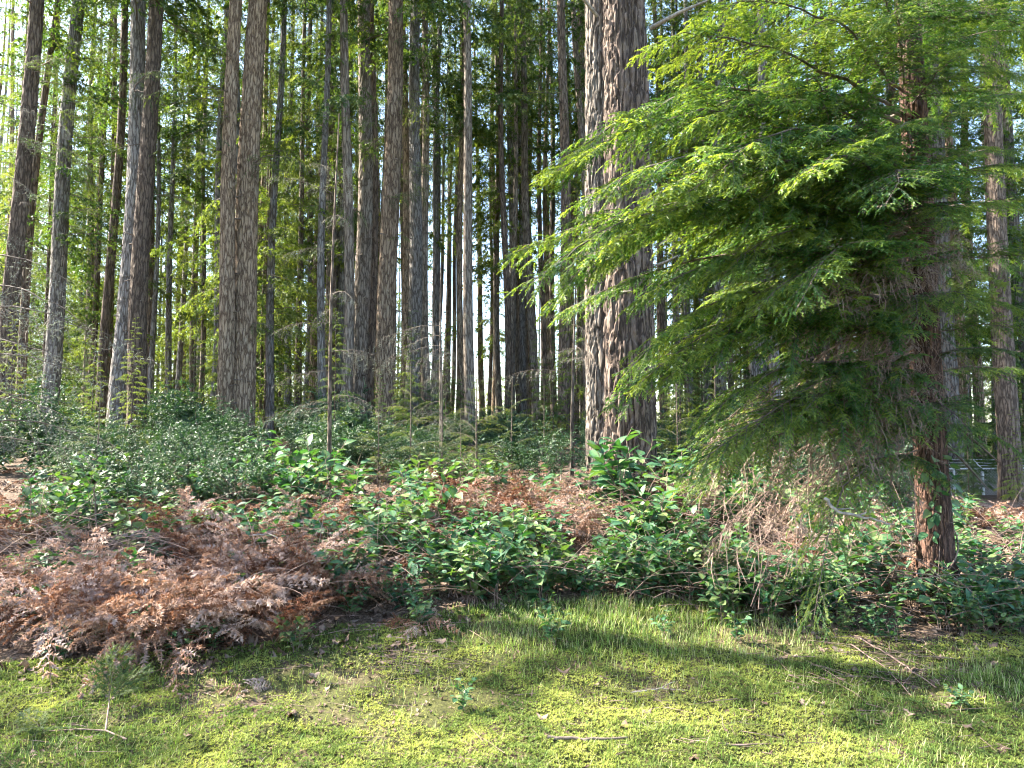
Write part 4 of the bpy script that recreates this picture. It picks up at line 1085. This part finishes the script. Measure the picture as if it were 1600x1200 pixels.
stick([at_y(1288, 778, 5.0), at_y(1310, 800, 4.95), at_y(1350, 808, 4.9), at_y(1398, 822, 4.85)], .013, 'pale broken branch hanging out below the hemlock', side=(.3, .6))
stick([at_y(380, 838, 6.6), at_y(420, 834, 6.55), at_y(440, 843, 6.5), at_y(455, 870, 6.5)], .008, 'bent pale stick arching over the bracken bank')
stick([gpz(1185, 905, .02), at_y(1230, 870, 5.6), at_y(1265, 842, 5.5), at_y(1300, 838, 5.5)], .005, 'bare cane arching up under the hemlock', M_CANE, 'bare_cane')
stick([gpz(1375, 925, .02), at_y(1395, 890, 5.3), at_y(1460, 900, 5.25), at_y(1500, 918, 5.3), at_y(1540, 915, 5.4)], .005, 'bare cane looping across the hemlock foot', M_CANE, 'bare_cane')
stick([gpz(1388, 925, .02), at_y(1410, 860, 5.4), at_y(1405, 800, 5.3), at_y(1390, 780, 5.3)], .005, 'upright bare cane just left of the hemlock stem', M_CANE, 'bare_cane')
stick([gpz(148, 870, .02), at_y(150, 800, 7.2), at_y(146, 760, 7.2)], .010, 'dark upright dead stem rising behind the bracken bank', M_TWIG, 'upright_stick', (.5, .8))
stick([gpz(320, 995, .02), at_y(322, 960, 5.25), at_y(325, 930, 5.25)], .007, 'short dark upright stem in the bracken heap', M_TWIG, 'upright_stick')

# fallen conifer twig on the moss
p = gpz(150, 1140, .01)
rt = thing('fallen_conifer_twig', p, 'fallen green conifer twig with pale forked stem on the moss', 'twig')
q = [gpz(a, b, h) - p for a, b, h in ((198, 1160, .01), (165, 1145, .02), (125, 1146, .02), (70, 1150, .02), (170, 1118, .07))]
for pts, nm in (([q[0], q[1], q[2], q[3]], 'stem'), ([q[1], q[4]], 'stem')):
    V, T = tube(np.array(pts), np.linspace(.006, .003, len(pts)), 6); obj(nm, mesh_of('twig_stem', (V, T, np.full(len(V), .5), np.zeros(len(T), int)), [M_CANE]), rt)
SPR = [mesh_of('needle_spray', branch_gen(650 + i, .26, 7, .45, .022, .055, 9, .017, .0028, droop=.1, up=.05, wood_r=.002, sdroop=.1), [M_FIR, M_TWIG]) for i in range(3)]
obj('needle_spray', SPR[0], rt, mat4(frame([.0, .25, .8], q[4], 1.0, 0)))
obj('needle_spray', SPR[1], rt, mat4(frame([.5, .3, .5], q[4], .85, .4)))
obj('needle_spray', SPR[2], rt, mat4(frame([-.25, .3, .7], q[4], .85, .4)))
obj('needle_spray', SPR[0], rt, mat4(frame([-.9, -.2, .15], q[2], .95, .3)))
obj('needle_spray', SPR[1], rt, mat4(frame([-.7, .4, .3], q[3], .8, -.3)))

# ------------------------------------------------------------------ wire fence
fy = 20.0
fl = at_y(1455, 733, fy); fr_ = at_y(1720, 726, fy)
rt = thing('wire_fence', (fl[0], fy, 0), 'galvanised chain-link fence with barbed wire arms at right', 'fence')
top = fl[2]; Lf = fr_[0] - fl[0]
def fpart(name, P, r, k=6):
    V, T = tube(np.array(P, float), r, k); obj(name, mesh_of(name, (V, T, np.full(len(V), .5), np.zeros(len(T), int)), [M_FENCE]), rt)
gzf = -.6
for px in (1490, 1535, 1582, 1630, 1680):
    X = at_y(px, 730, fy)[0] - fl[0]
    fpart('post', [(X, 0, gzf), (X, 0, top)], .028); fpart('arm', [(X, 0, top), (X - .26, .0, top + .26)], .016)
fpart('rail', [(0, -.03, top), (Lf, -.03, top + .05)], .022)
for j, h in enumerate((.1, .18, .26)):
    fpart('barbed_wire', [(a, 0, top + h + rng.normal(0, .01)) for a in np.linspace(-.3, Lf, 14)], .006, 4)
mb = MB(); hh = top - gzf
for a in np.arange(-hh, Lf, .075):
    for sg in (1, -1):
        x0, x1 = (a, a + hh) if sg == 1 else (a + hh, a)
        P = np.array([(x0, .004 * sg, gzf), (x1, .004 * sg, top)]); 
        u0 = np.clip((0 - min(x0, x1)) / hh, 0, 1); u1 = np.clip((Lf - min(x0, x1)) / hh, 0, 1)
        if u1 - u0 < .02: continue
        f = (lambda u: u) if sg == 1 else (lambda u: 1 - u)
        A_, B_ = P[0] + (P[1] - P[0]) * f(u0), P[0] + (P[1] - P[0]) * f(u1)
        V, T = tube(np.array([A_, B_]), .0035, 3); mb.add(V, T)
obj('chain_link', mesh_of('chain_link', mb.arrays(), [M_FENCE]), rt)
